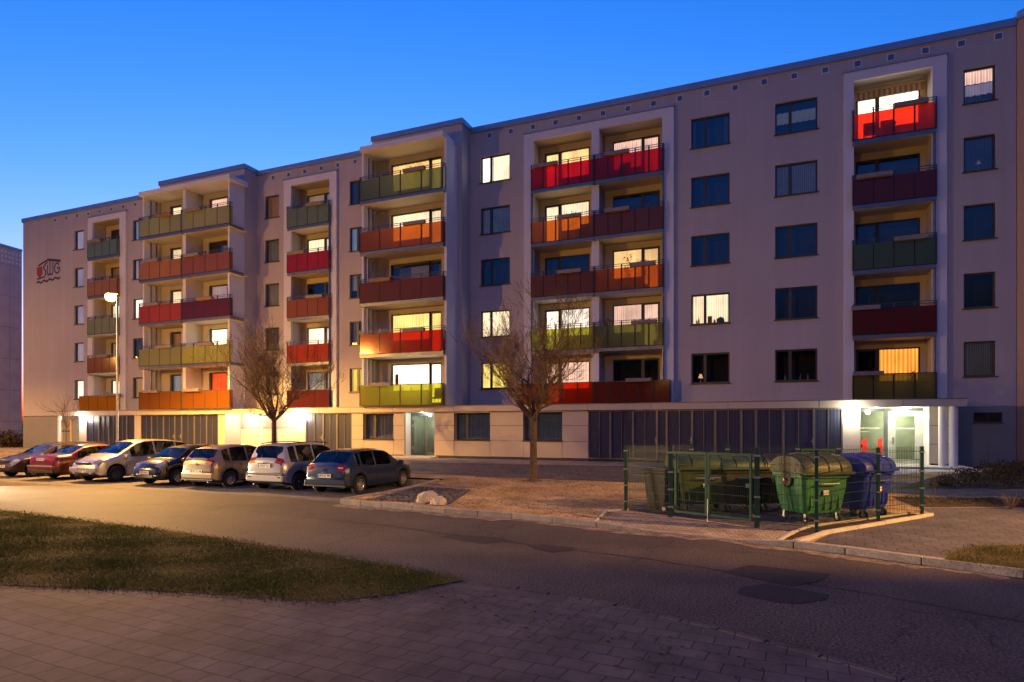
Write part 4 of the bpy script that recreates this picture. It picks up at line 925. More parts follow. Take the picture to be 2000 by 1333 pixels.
# grass blades
def inside(p, poly):
    x, y = p; c = False; j = len(poly)-1
    for i in range(len(poly)):
        if (poly[i][1] > y) != (poly[j][1] > y) and x < (poly[j][0]-poly[i][0])*(y-poly[i][1])/(poly[j][1]-poly[i][1]+1e-9)+poly[i][0]: c = not c
        j = i
    return c
def grass_mat(name, c1, c2, c3):
    m, t, p, L = newmat(name); g = N(t, 'ShaderNodeNewGeometry')
    n = N(t, 'ShaderNodeTexNoise'); n.inputs['Scale'].default_value = 1.6; n.inputs['Detail'].default_value = 6; L(g.outputs['Position'], n.inputs['Vector'])
    ad = N(t, 'ShaderNodeMath', operation='MULTIPLY_ADD'); ad.inputs[1].default_value = .35; L(g.outputs['Random Per Island'], ad.inputs[0]); 
    sb = N(t, 'ShaderNodeMath', operation='SUBTRACT'); sb.inputs[1].default_value = .17; L(n.outputs[0], sb.inputs[0]); L(sb.outputs[0], ad.inputs[2])
    r = N(t, 'ShaderNodeValToRGB'); r.color_ramp.elements[0].position = .3; r.color_ramp.elements[1].position = .72
    r.color_ramp.elements[0].color = tuple(c1)+(1,); r.color_ramp.elements[1].color = tuple(c3)+(1,); e = r.color_ramp.elements.new(.5); e.color = tuple(c2)+(1,)
    L(ad.outputs[0], r.inputs[0]); L(r.outputs[0], p.inputs['Base Color']); p.inputs['Roughness'].default_value = .7; p.inputs['Specular IOR Level'].default_value = .2
    return m
M['grass'] = grass_mat('lawn_grass', (.042,.064,.006), (.080,.108,.010), (.16,.135,.03))
M['grass2'] = grass_mat('rough_grass', (.05,.06,.015), (.10,.10,.03), (.17,.13,.06))
def grass(poly, n, h, zf, name, mt, label, wid=.004, dens=None):
    rng = np.random.default_rng(5); xs = [p[0] for p in poly]; ys = [p[1] for p in poly]; V = []; cnt = 0
    pts = []
    while len(pts) < n:
        x = rng.uniform(min(xs), max(xs)); y = rng.uniform(min(ys), max(ys))
        jx, jy = rng.normal(0,.13,2)
        if not inside((x+jx,y+jy), poly): continue
        dist = math.hypot(x-CAMX, y-CAMY)
        if rng.random() > min(1, (9/dist)**1.6): continue
        pts.append((x, y, max(1, dist/8)))
    P = np.array(pts); a = rng.uniform(0, 2*np.pi, n); hh = h*rng.uniform(.4,1.3,n)*(.75+.45*np.sin(P[:,0]*2.1)*np.sin(P[:,1]*2.7)); ww = wid*P[:,2]*rng.uniform(.7,1.4,n)
    z = np.array([zf(x,y) for x, y, _ in pts])
    dx, dy = np.cos(a)*ww, np.sin(a)*ww; lx, ly = rng.normal(0,.5,n)*hh, rng.normal(0,.5,n)*hh
    v = np.empty((n,3,3)); v[:,0] = np.stack([P[:,0]-dx, P[:,1]-dy, z-.004], 1); v[:,1] = np.stack([P[:,0]+dx, P[:,1]+dy, z-.004], 1); v[:,2] = np.stack([P[:,0]+lx, P[:,1]+ly, z+hh], 1)
    me = bpy.data.meshes.new(name); me.vertices.add(3*n); me.vertices.foreach_set('co', v.ravel()); me.loops.add(3*n); me.loops.foreach_set('vertex_index', np.arange(3*n, dtype=np.int32))
    me.polygons.add(n); me.polygons.foreach_set('loop_start', np.arange(0,3*n,3,dtype=np.int32)); me.update(calc_edges=True); me.validate()
    me.materials.append(mt); o = bpy.data.objects.new(name, me); COL.objects.link(o); tag(o, label, 'grass', kind='stuff'); return o
grass([(x, y) for x, y in LAWN if x > -30] + [(-30,-27.6)][:0], 190000, .034, lz, 'grass', M['grass'], 'short green lawn grass in the foreground left of the road')
grass([(2.60,-19.05),(2.8,-18.5),(3.3,-17.65),(4.6,-16.95),(7,-17.4),(7,-20.8),(3.45,-19.35)], 16000, .06, gz, 'grass', M['grass2'], 'rough yellowish grass patch beside the kerb at the right edge')
M['moss'] = mat('moss', (.035,.032,.014), .95, var=.4, coords='world')
# debris: leaves and grit on verge and pavement
def scatter(poly, n, s, zf, name, mt, label, cat):
    rng = random.Random(3); mb = MB(); xs = [p[0] for p in poly]; ys = [p[1] for p in poly]; k = 0
    while k < n:
        x = rng.uniform(min(xs), max(xs)); y = rng.uniform(min(ys), max(ys))
        if not inside((x,y), poly): continue
        k += 1; a = rng.uniform(0,6.28); z = zf(x,y)+.012; r = s*rng.uniform(.4,1.5); c, q = math.cos(a)*r, math.sin(a)*r
        mb.face([(x-c,y-q,z),(x+q*.5,y-c*.5,z+rng.uniform(0,.5)*r),(x+c,y+q,z+.2*r),(x-q*.5,y+c*.5,z+rng.uniform(0,.5)*r)])
    o = mb.build(name, mt); tag(o, label, cat, kind='stuff')
M['litter'] = mat('dry_leaf', (.16,.085,.04), .85, var=.5, scale=9, coords='world'); M['stone'] = mat('gravel_stone', (.20,.19,.18), .85, var=.4, scale=9, coords='world')
scatter([(-11.1,-5.2),(-11.1,-15.9),(-5.7,-16.6),(-3.6,-17.1),(-3.6,-9.7),(2.8,-10.1),(2.8,-5.0)], 5200, .03, gz, 'dry_leaves', M['litter'], 'scattered dry brown leaves on the sandy verge', 'leaves')
scatter([(-11.0,-12.3),(-8.9,-12.5),(-7.9,-15.9),(-10.6,-15.9)], 2600, .035, gz, 'gravel_stones', M['stone'], 'loose dark gravel stones beside the last parked car', 'gravel')
scatter([(-3.3,-17.0),(-3.3,-15.4),(.7,-17.3),(.2,-18.0)], 900, .014, gz, 'grit', M['litter'], 'fine grit lying on the paved apron in front of the bin gate', 'grit')
scatter([(-4.6,-23.0),(-4.0,-23.9),(-1.5,-25.0),(0.2,-25.6),(.2,-24.2),(-2,-23.4)], 260, .022, lambda x, y: .0, 'moss_tufts', M['moss'], 'tufts of moss and weed in the joints of the near pavement', 'moss')
# bed plants at the right
def bushy(poly, n, h, s, name, mt, label, zf=gz):
    rng = random.Random(11); mb = MB(); xs = [p[0] for p in poly]; ys = [p[1] for p in poly]; k = 0
    while k < n:
        x = rng.uniform(min(xs), max(xs)); y = rng.uniform(min(ys), max(ys))
        if not inside((x,y), poly): continue
        k += 1; z = zf(x,y); H_ = h*rng.uniform(.3,1)
        for q in range(24):
            a = rng.uniform(0,6.28); r = rng.uniform(0,.22); zz = z + H_*rng.random(); c = Vector((x+r*math.cos(a), y+r*math.sin(a), zz)); d = Vector((rng.uniform(-1,1), rng.uniform(-1,1), rng.uniform(0,1))).normalized()*s*rng.uniform(.5,1.4); e = d.cross(Vector((rng.uniform(-1,1),rng.uniform(-1,1),rng.uniform(-1,1)))).normalized()*s*.35
            mb.face([c-e, c+d, c+e])
    o = mb.build(name, mt); tag(o, label, 'ground cover', kind='stuff')
M['heather'] = grass_mat('ground_cover_leaf', (.035,.022,.012), (.06,.05,.02), (.10,.075,.03))
bushy([(4.4,-8.6),(6.0,-5.0),(7.4,-3.7),(7.8,-.5),(10.5,-.5),(10.5,-7.2),(7.0,-7.9)], 420, .35, .06, 'ground_cover', M['heather'], 'low brown green ground cover in the bed beside entrance 41')
bushy([(3.5,-12.1),(3.3,-10.7),(5.5,-10.3),(8,-10.5),(8,-11.8),(5.6,-11.4)], 110, .12, .04, 'ground_cover', M['heather'], 'sparse low plants in the small bed beyond the fence')
hg = [(-62,1.5),(-62,-1.5),(-54.6,-1.0),(-54.6,1.5)]
bushy(hg, 260, 1.4, .16, 'hedge', M['heather'], 'low dark hedge at the foot of the old house at the left edge')

# ================================================================== NEIGHBOUR HOUSES
nb = wempty('apartment_house', (9.3,.2,.5)); tag(nb, 'orange beige end house adjoining at the right edge of the photo', 'apartment house')
M['tanwall'] = mat('tan_plaster', (.56,.38,.25), .9, var=.05, scale=.5, bump=.2); M['tanbase'] = mat('tan_base', (.42,.24,.15), .9, var=.05)
q = MB(); P4 = [(9.19,-.02),(15.2,-6.0),(22,1),(9.19,12)]
def vprism(mb, P, z0, z1): mb.prism(P, 'z', z0, z1)
vprism(q, P4, 3.04, 18.4); q.build('wall', M['tanwall'], nb)
q = MB(); vprism(q, P4, .2, 3.035); q.build('plinth', M['tanbase'], nb)
q = MB(); vprism(q, [(9.175,-.09),(15.3,-6.15),(22.2,1),(9.19,12.1)], 18.405, 18.72); q.build('roof_edge', M['flash'], nb)
old = wempty('apartment_house', (-62,6,0)); tag(old, 'old unrenovated concrete panel house at the left edge of the photo', 'apartment house')
M['oldpanel'] = mat('exposed_aggregate_concrete', (.52,.45,.42), .95, var=.12, scale=1.2, bump=.5, bscale=30)
def DP(px, D):
    a = (px-1000)/1217; th = math.atan2(500,1217); return (D*(-math.sin(th)+a*math.cos(th)), CAMY + D*(math.cos(th)+a*math.sin(th)))
A_ = Vector(DP(-60,52.5)+(0,)); B_ = Vector(DP(43,57.0)+(0,)); dA = (B_-A_).normalized(); nA = Vector((-dA.y,dA.x,0))
q = MB(); L_ = (B_-A_).length
for k in range(7):
    for i in range(4):
        a = A_ + dA*(L_*i/4+.012); b = A_ + dA*(L_*(i+1)/4-.012); z0 = -.1+2.8*k+.012 if k else .3; z1 = min(2.7+2.8*k, 18.2)-.012
        if z1 <= z0+.2: continue
        c, d = b+nA*.3, a+nA*.3; q.prism([(a.x,a.y),(b.x,b.y),(c.x,c.y),(d.x,d.y)], 'z', z0, z1)
q.build('wall_panels', M['oldpanel'], old)
q = MB(); a, b = A_+nA*.05, B_+nA*.05; c, d = b+nA*9, a+nA*9; q.prism([(a.x,a.y),(b.x,b.y),(c.x,c.y),(d.x,d.y)], 'z', .2, 18.1); q.build('wall', M['gap'], old)
q = MB(); a, b = A_-nA*.06, B_-nA*.06; c, d = b+nA*9.2, a+nA*9.2; q.prism([(a.x,a.y),(b.x,b.y),(c.x,c.y),(d.x,d.y)], 'z', 18.21, 18.4); q.build('roof_edge', M['flash'], old)
q = MB()
for i in range(14):
    for r_ in range(3):
        a = A_ + dA*(L_*(i+.2)/14) - nA*.02; b = A_ + dA*(L_*(i+.6)/14) - nA*.02; z = 16.9+r_*.4
        q.prism([(a.x,a.y),(b.x,b.y),(b.x+nA.x*.03,b.y+nA.y*.03),(a.x+nA.x*.03,a.y+nA.y*.03)], 'z', z, z+.16)
q.build('relief_band', M['white'], old)

# ================================================================== CARS
def interp(tab, s):
    if s <= tab[0][0]: return tab[0][1]
    for (a, u), (b, v) in zip(tab, tab[1:]):
        if s <= b: return u + (v-u)*(s-a)/(b-a) if b > a else v
    return tab[-1][1]
M['tyre'] = mat('tyre_rubber', (.02,.02,.021), .85); M['blackp'] = mat('black_plastic', (.025,.025,.027), .5); M['rim'] = mat('silver_rim', (.48,.48,.50), .35, metal=.7)
M['rimy'] = mat('dark_rim', (.10,.10,.11), .4, metal=.6); M['carglass'] = glass_mat('car_glass', (.62,.66,.65), mul=1.3, ior=1.5)
M['seat'] = mat('car_seat', (.035,.035,.04), .9); M['platew'] = mat('plate_white', (.75,.75,.73), .5); M['plateb'] = mat('plate_blue', (.01,.06,.45), .5); M['platet'] = mat('plate_black', (.01,.01,.01), .5)
def lampmat(n, c, r=.12, sp=.6): return mat(n, c, r, var=.1, spec=sp, coat=1)
M['tail'] = mat('tail_lens', (.20,.004,.004), .25, var=.3, scale=30); M['tailw'] = lampmat('clear_lens', (.55,.52,.50)); M['head'] = lampmat('headlamp_lens', (.16,.18,.21), .08); M['chrome'] = mat('chrome', (.6,.6,.62), .12, metal=1, var=.02)
def paint(n, c, metal=.35, rough=.32): return mat(n, c, rough, metal=metal, var=.03, coat=1)
def make_car(name, label, loc, heading, Ld, W, top, belt, spec):
    """heading +1: nose to +y (tail to the street); -1: nose to the street."""
    e = empty(name, loc, 0 if heading > 0 else math.pi); tag(e, label, 'car', 'cars parked side by side in the bays')
    hw = W/2; wr = spec.get('wr', .30); wz = wr; wy = [(-Ld/2+spec.get('ro',.75)), (Ld/2-spec.get('fo',.80))]
    AR = wr+.065
    wtab = spec.get('w', [(0,.80),(.012,.88),(.05,.96),(.14,1),(.8,1),(.92,.95),(.975,.86),(1,.72)])
    btab = spec.get('bot', [(0,.36),(.03,.27),(.12,.20),(.85,.20),(.96,.24),(1,.34)])
    ss = set([0,.003,.008,.014,.022,.03,.04,.055,.97,.985,.993,1]) | {a for a, _ in top} | {a for a, _ in belt}
    s_ = .0
    while s_ < 1: ss.add(round(s_,4)); s_ += .02
    for c in wy:
        for q in range(-8, 9): ss.add((c + AR*math.sin(q/8*math.pi/2) + Ld/2)/Ld)
    for a, b in spec['side']: ss |= {a, b}
    for a, b in (spec['rear'], spec['wind']): ss |= {a, b}
    ss = sorted(x for x in ss if 0 <= x <= 1); s2 = [ss[0]]
    for x in ss[1:]:
        if x - s2[-1] > .0015: s2.append(x)
    ss = s2; rows = []
    for s in ss:
        y = -Ld/2 + s*Ld; t = interp(top, s); bl = min(interp(belt, s), t-.035); w_ = hw*interp(wtab, s); zb = interp(btab, s)
        for c in wy:
            if abs(y-c) < AR: zb = max(zb, wz + math.sqrt(AR*AR-(y-c)**2)*.98)
        zb = min(zb, bl-.06)
        tum = .30*max(0, t-bl); g = w_-.045-tum; endf = .26 if (s < .05 or s > .86) else .09
        zm = min(bl-.04, max(zb+.10, .60*bl+.4*zb)); crown = .03 if .2 < s < .75 else .02
        rows.append([(0,y,zb),(w_-.10,y,zb),(w_-.012,y,zb+.05),(w_,y,zm),(w_-.010,y,bl-.03),(w_-.035,y,bl),(g,y,t-.05),(g-endf,y,t-.008),(g*.45,y,t+crown*.7),(0,y,t+crown)])
    def cls(s0, s1, j):
        m = (s0+s1)/2; r0, r1 = spec['rear']; w0, w1 = spec['wind']
        if j in (0, 1): return 'trim'
        if j in (7, 8) and r0 < m < r1: return 'rear_window'
        if j in (7, 8) and w0 < m < w1: return 'windscreen'
        if j == 5 and any(a < m < b for a, b in spec['side']): return 'side_window'
        tl = spec.get('tail')
        if tl and tl[0] < m < tl[1] and j in tl[2]: return 'tail_light'
        hl = spec.get('head')
        if hl and hl[0] < m < hl[1] and j in hl[2]: return 'headlight'
        if spec.get('bumptrim') and m < .03 and j == 2: return 'trim'
        return 'body'
    groups = {}
    for side in (1, -1):
        for i in range(len(ss)-1):
            for j in range(9):
                c = cls(ss[i], ss[i+1], j); key = c + ('_l' if side < 0 else '_r') if c in ('tail_light','headlight','side_window') else c
                a, b = rows[i], rows[i+1]; q = [a[j], a[j+1], b[j+1], b[j]]; q = [(p[0]*side, p[1], p[2]) for p in q]
                if side > 0: q = q[::-1]
                groups.setdefault(key, MB()).face(q)
    for end, row in ((0, rows[0]), (1, rows[-1])):
        pts = [p for p in row] + [(-p[0],p[1],p[2]) for p in row[::-1]]; groups['body'].face(pts if end else pts[::-1])
    MT = {'body': spec['paint'], 'trim': M['blackp'], 'rear_window': M['carglass'], 'windscreen': M['carglass'], 'side_window': M['carglass'], 'tail_light': M['tail'], 'headlight': M['head']}
    body = None
    for key in sorted(groups, key=lambda k: k != 'body'):
        base = key[:-2] if key[-2:] in ('_l','_r') else key
        nm = {'trim':'underbody_trim','body':'body','side_window':'side_window'}.get(base, base)
        groups[key].build(nm, MT[base], e, smooth=38, recalc=(base in ('body',)))
    # cabin
    c = MB(); sA = spec['rear'][0]; sB = spec['wind'][1]; c.box(-hw+.12, hw-.12, -Ld/2+sA*Ld+.1, -Ld/2+sB*Ld, .45, .55)
    for X in (-hw*.45, hw*.45):
        yf = -Ld/2 + (spec['wind'][0]-.13)*Ld; z = interp(belt,.5)
        c.box(X-.22, X+.22, yf-.12, yf+.02, .5, z-.02); c.box(X-.11, X+.11, yf-.10, yf, z+.02, z+.20)
    yr = -Ld/2 + (spec['rear'][1]+.03)*Ld; z = interp(belt,.3); c.box(-hw*.75, hw*.75, yr, yr+.14, .5, z-.04)
    for X in (-hw*.45, hw*.45): c.box(X-.10, X+.10, yr, yr+.08, z-.02, z+.12)
    c.box(-hw+.15, hw-.15, -Ld/2+spec['wind'][0]*Ld+.1, -Ld/2+spec['wind'][1]*Ld-.05, .6, interp(belt, spec['wind'][1])-.06)
    c.build('seats', M['seat'], e, bevel=.02)
    q = MB(); q.box(-hw+.24, hw-.24, -Ld/2+.2, Ld/2-.25, .22, .56); 
    q.box(-hw+.26, hw-.26, wy[0]-.05, wy[0]+.05, .2, .35)
    q.build('chassis', M['tyre'], e)
    # wheels
    for yy in wy:
        for sx in (1, -1):
            wx = sx*(hw-.105)
            t = MB(); t.lathe([(wr*.62,-.095),(wr*.93,-.10),(wr,-.075),(wr,.075),(wr*.93,.10),(wr*.62,.095),(wr*.62,-.095)], (wx,yy,wz), 'x', 28); to = t.build('wheel', M['tyre'], e, smooth=40)
            r = MB(); o_ = sx*.085; r.lathe([(0,.012*sx+o_),(wr*.16,.012*sx+o_),(wr*.2,o_-.01*sx),(wr*.5,o_-.012*sx),(wr*.6,o_+.008*sx),(wr*.635,o_-.01*sx),(wr*.635,-o_)], (wx,yy,wz), 'x', 28)
            r.build('rim', spec.get('rim', M['rim']), to, smooth=40)
            h = MB(); nh = spec.get('holes', 9)
            for q in range(nh):
                a = 2*math.pi*q/nh; cy_, cz_ = yy+math.cos(a)*wr*.44, wz+math.sin(a)*wr*.44; pts = []
                for u in range(8):
                    b = 2*math.pi*u/8; dr = math.cos(b)*spec.get('hr',.10)*wr; dt = math.sin(b)*.075*wr
                    pts.append((wx+o_+sx*.004, cy_+math.cos(a)*dr-math.sin(a)*dt, cz_+math.sin(a)*dr+math.cos(a)*dt))
                h.face(pts)
            h.build('rim_hole', M['tyre'], to)
    # mirrors, plates, handles
    ym = -Ld/2 + (spec['wind'][1]-.035)*Ld; zm_ = interp(belt, spec['wind'][1])+.05
    for sx in (1,-1):
        q = MB(); q.prism([(ym-.05,zm_-.07),(ym+.06,zm_-.05),(ym+.05,zm_+.07),(ym-.05,zm_+.08)], 'x', sx*(hw+.02), sx*(hw+.19)); q.box(sx*(hw-.04), sx*(hw+.02), ym-.02, ym+.02, zm_-.05, zm_-.01)
        q.build('mirror', spec['paint'] if spec.get('pmir') else M['blackp'], e, bevel=.015)
        for hs in spec.get('handles', (.30,.50)):
            q = MB(); yh = -Ld/2+hs*Ld; zh = interp(belt, hs)-.10; q.box(sx*(hw-.015), sx*(hw+.02), yh, yh+.16, zh-.012, zh+.012); q.build('door_handle', spec['paint'] if spec.get('pmir') else M['blackp'], e)
    ds = MB()
    for s0 in spec.get('seams', ()):
        y = -Ld/2+s0*Ld; ds.box(hw-.004, hw+.0025, y-.007, y+.007, .30, interp(belt,s0)-.05); ds.box(-hw-.0025, -hw+.004, y-.007, y+.007, .30, interp(belt,s0)-.05)
    if ds.v: ds.build('door_seam', M['blackp'], e)
    def plate(yy, zz, txt, facing):
        q = MB(); q.box(-.26,.26, min(yy, yy+facing*.012), max(yy, yy+facing*.012), zz-.056, zz+.056); o = q.build('number_plate', M['platew'], e)
        q = MB(); xb = .235*facing; q.box(xb-.022, xb+.022, min(yy+facing*.0125, yy+facing*.014), max(yy+facing*.0125, yy+facing*.014), zz-.052, zz+.052); q.build('euro_band', M['plateb'], o)
        text('plate_text', txt, .105, (-.02*facing, yy+facing*.0135, zz), (R(90),0,0) if facing < 0 else (R(90),0,R(180)), M['platet'], o, bold=.002, depth=.001, sx=.80)
    if heading > 0: plate(-Ld/2-.004+spec.get('py',0), spec['pz'], spec['plate'], -1)
    else: plate(Ld/2+.004-spec.get('py',0), spec['pz'], spec['plate'], 1)
    for b in spec.get('extra', ()): b(e, Ld, W)
    return e
def xbox(name, x0, x1, y0, y1, z0, z1, mt, bev=.01, both=False, off='rear'):
    def f(e, Ld, W):
        yb = -Ld/2 if off == 'rear' else Ld/2; sg_ = 1 if off == 'rear' else -1
        for sx in ((1,-1) if both else (1,)):
            q = MB(); q.box(sx*x0, sx*x1, yb+sg_*y0, yb+sg_*y1, z0, z1); q.build(name, mt, e, bevel=bev)
    return f
def emblem(z, y, r, off, mt='chrome', bar=False):
    def f(e, Ld, W):
        yy = -Ld/2+y if off == 'rear' else Ld/2-y; q = MB()
        s = -1 if off == 'rear' else 1
        q.lathe([(r*.75,0),(r*.75,s*.012),(r,s*.012),(r,0)], (0,yy,z), 'y', 20)
        if bar: q.box(-r*.8, r*.8, min(yy, yy+s*.01), max(yy, yy+s*.01), z-r*.12, z+r*.12)
        q.build('emblem', M[mt], e, smooth=40)
    return f
def roof_rails(x, y0, y1, z):
    def f(e, Ld, W):
        for sx in (1,-1):
            for (a, b) in ((y0,(y0+y1)/2-.05),((y0+y1)/2+.05,y1)) if False else ((y0,y1),):
                n = 9; pts = [(sx*x, a+(b-a)*i/(n-1), z + .055*math.sin(math.pi*i/(n-1))**.5) for i in range(n)]
                q = MB(); q.path(pts, [.016]*n, 8); q.build('roof_rail', M['blackp'], e, smooth=50)
    return f
def aerial(y, z, tilt=-.25):
    def f(e, Ld, W):
        q = MB(); q.tube((0,-Ld/2+y,z),(0,-Ld/2+y+tilt*.6,z+.32),.005,.003,6); q.lathe([(.02,0),(.012,.03),(0,.035)], (0,-Ld/2+y,z-.01), n=10); q.build('aerial', M['blackp'], e)
    return f
def exhaust(x, z=.24):
    def f(e, Ld, W): q = MB(); q.tube((x,-Ld/2+.02,z),(x,-Ld/2+.25,z),.028,n=12); q.build('exhaust', M['steel'], e, smooth=40)
    return f
YR = -14.35   # tails of the cars at the street
def cy_at(Ld): return YR + Ld/2
# 7 dark blue hatchback (rightmost)
make_car('parked_car', 'dark blue hatchback at the right end of the row, tail to the street', (-13.22, cy_at(4.15)-.05, 0), 1, 4.15, 1.74,
 [(0,.62),(.006,.80),(.018,.93),(.035,.985),(.045,1.01),(.150,1.36),(.185,1.40),(.30,1.435),(.46,1.44),(.55,1.415),(.60,1.36),(.74,1.02),(.77,.985),(.90,.86),(.965,.74),(1,.55)],
 [(0,.60),(.02,.88),(.05,.92),(.20,.915),(.70,.885),(.78,.88),(.93,.76),(1,.5)],
 dict(paint=paint('dark_blue_paint', (.016,.032,.080)), side=[(.135,.195),(.215,.385),(.405,.62)], rear=(.048,.150), wind=(.60,.755), tail=(.008,.040,(5,6)), pz=.62, plate='HST:UG 994', seams=(.21,.395,.70), pmir=True,
      rim=M['rim'], holes=10, extra=[emblem(.80,.022,.055,'rear'), xbox('bumper', -.80,.80,-.012,.05,.33,.50, paint('dark_blue_bumper', (.016,.032,.080)), .02), xbox('bumper_strip',-.82,.82,-.008,.05,.27,.325,M['blackp'],.01), exhaust(-.45), aerial(.95,1.42),
             xbox('boot_handle',-.09,.09,.0,.05,.72,.74,M['blackp'],.005), xbox('tail_lens_clear',.56,.72,-.004,.04,.865,.90,M['tailw'],.01,True)]))
# 6 silver lilac compact MPV with roof rails
make_car('parked_car', 'silver compact family car with black roof rails, second from right, tail to the street', (-15.85, cy_at(4.03)+.08, 0), 1, 4.03, 1.76,
 [(0,.70),(.006,.95),(.014,1.06),(.02,1.09),(.075,1.52),(.11,1.575),(.25,1.61),(.45,1.61),(.55,1.57),(.62,1.47),(.77,1.10),(.80,1.06),(.92,.92),(.97,.78),(1,.6)],
 [(0,.66),(.014,.98),(.04,1.0),(.5,.98),(.72,.96),(.80,.94),(.95,.8),(1,.58)],
 dict(paint=paint('silver_lilac_paint', (.36,.36,.42)), side=[(.09,.165),(.185,.375),(.395,.64)], rear=(.024,.078), wind=(.62,.78), tail=(.008,.030,(5,6)), pz=.87, py=0.0, plate='HST:KF 331', seams=(.20,.385,.72), pmir=True,
      rim=M['rimy'], holes=5, hr=.18, extra=[emblem(.985,.005,.04,'rear'), xbox('bumper_strip',-.80,.80,-.035,.06,.56,.63,M['blackp'],.015), xbox('bumper',-.80,.80,-.03,.06,.34,.555,paint('silver_bumper',(.36,.36,.42)),.03), xbox('plate_niche',-.30,.30,-.004,.03,.94,.965,M['blackp'],.004),
             roof_rails(.58,-1.55,.55,1.60), xbox('reflector',.58,.70,-.04,0,.47,.51,M['tail'],.005,True), exhaust(-.5), aerial(.6,1.58,.1)]))
# 5 beige brown hatchback with round roof
make_car('parked_car', 'brownish beige rounded hatchback, third from right, tail to the street', (-18.86, cy_at(3.85)-.03, 0), 1, 3.85, 1.68,
 [(0,.66),(.006,.86),(.018,1.0),(.03,1.05),(.11,1.38),(.15,1.44),(.25,1.50),(.40,1.52),(.52,1.50),(.60,1.42),(.70,1.25),(.80,1.02),(.83,.97),(.93,.86),(.975,.74),(1,.55)],
 [(0,.64),(.02,.92),(.05,.98),(.5,.94),(.72,.90),(.82,.88),(.95,.76),(1,.5)],
 dict(paint=paint('beige_brown_paint', (.22,.175,.14)), side=[(.12,.19),(.215,.40),(.42,.68)], rear=(.034,.115), wind=(.60,.81), tail=(.010,.034,(5,6)), pz=.61, plate='HST:YX 508', seams=(.21,.41,.73), pmir=True, holes=9,
      extra=[emblem(.86,.008,.045,'rear','chrome'), xbox('bumper',-.76,.76,-.02,.06,.34,.56,paint('beige_bumper',(.22,.175,.14)),.04), xbox('bumper_strip',-.76,.76,-.012,.05,.29,.335,M['blackp'],.01), aerial(.85,1.50), exhaust(.5)]))
# 4 small black car, nose to the street
make_car('parked_car', 'small black hatchback in the middle of the row, nose to the street', (-21.45, -14.45+3.6/2, 0), -1, 3.60, 1.65,
 [(0,.62),(.01,.90),(.02,1.0),(.09,1.38),(.13,1.43),(.30,1.47),(.46,1.47),(.56,1.43),(.62,1.36),(.76,1.03),(.79,.99),(.90,.90),(.95,.80),(.985,.68),(1,.52)],
 [(0,.60),(.02,.90),(.05,.93),(.5,.92),(.72,.90),(.82,.88),(.93,.80),(1,.48)],
 dict(paint=paint('black_paint', (.012,.012,.014), .1, .22), side=[(.11,.18),(.20,.38),(.40,.66)], rear=(.024,.092), wind=(.62,.775), tail=(.004,.05,(4,5)), head=(.90,.975,(4,5,6)), pz=.50, plate='HST:HB 88', seams=(.39,.70), holes=7, rim=M['rim'],
      extra=[emblem(.70,.035,.06,'front','chrome'), xbox('air_intake',-.45,.45,-.012,.05,.30,.42,M['blackp'],.01,off='front'), xbox('fog_lamp',.52,.66,-.02,.05,.36,.42,M['head'],.01,True,off='front')]))
# 3 silver MPV, nose to the street
make_car('parked_car', 'silver white family van with blue reflecting windscreen, third from left, nose to the street', (-25.05, -14.38+4.47/2, 0), -1, 4.47, 1.82,
 [(0,.66),(.008,.95),(.016,1.08),(.06,1.48),(.09,1.54),(.22,1.62),(.40,1.65),(.52,1.63),(.60,1.55),(.78,1.12),(.80,1.07),(.90,.95),(.95,.86),(.982,.72),(1,.55)],
 [(0,.62),(.015,.98),(.04,1.0),(.5,.99),(.72,.96),(.82,.94),(.94,.82),(1,.5)],
 dict(paint=paint('silver_paint', (.50,.50,.50), .45, .3), side=[(.07,.19),(.21,.42),(.44,.68)], rear=(.022,.062), wind=(.60,.785), tail=(.004,.04,(4,5)), head=(.915,.975,(4,5,6)), pz=.52, plate='HST:UH 167', seams=(.20,.43,.73), pmir=True, rim=M['rimy'], holes=8, wr=.315,
      extra=[emblem(.765,.075,.065,'front','chrome',True), xbox('grille',-.42,.42,.015,.10,.705,.80,M['blackp'],.02,off='front'), xbox('air_intake',-.42,.42,-.012,.05,.31,.41,M['blackp'],.02,off='front'), xbox('bumper',-.78,.78,-.006,.06,.42,.60,paint('silver_bumper2',(.50,.50,.50),.45,.3),.04,off='front'),
             xbox('fog_lamp',.56,.72,-.012,.05,.33,.40,M['blackp'],.01,True,off='front'), xbox('grille_bar',-.42,.42,.008,.05,.79,.805,M['chrome'],.004,off='front')]))
# 2 dark red saloon, tail to the street
make_car('parked_car', 'dark red saloon with long boot, second from left, tail to the street', (-27.75, cy_at(4.62)+.05, 0), 1, 4.62, 1.76,
 [(0,.60),(.006,.82),(.016,.96),(.03,1.01),(.13,1.045),(.16,1.06),(.29,1.36),(.33,1.395),(.42,1.42),(.52,1.41),(.58,1.36),(.71,1.04),(.74,.99),(.90,.86),(.965,.74),(1,.55)],
 [(0,.58),(.02,.90),(.05,.93),(.5,.91),(.70,.89),(.78,.87),(.93,.76),(1,.5)],
 dict(paint=paint('dark_red_paint', (.16,.018,.014), .3), side=[(.215,.30),(.315,.44),(.46,.63)], rear=(.155,.295), wind=(.58,.725), tail=(.004,.024,(5,6,7)), pz=.86, plate='HST:CW 18', seams=(.31,.45,.68), holes=9, rim=M['rim'], ro=1.0,
      extra=[xbox('bumper',-.80,.80,-.035,.06,.42,.62,paint('red_bumper',(.16,.018,.014),.3),.03), xbox('bumper_strip',-.81,.81,-.045,.05,.55,.60,M['steel'],.01), xbox('bumper_skirt',-.78,.78,-.02,.06,.29,.415,M['blackp'],.02), exhaust(.3), aerial(1.5,1.38)]))
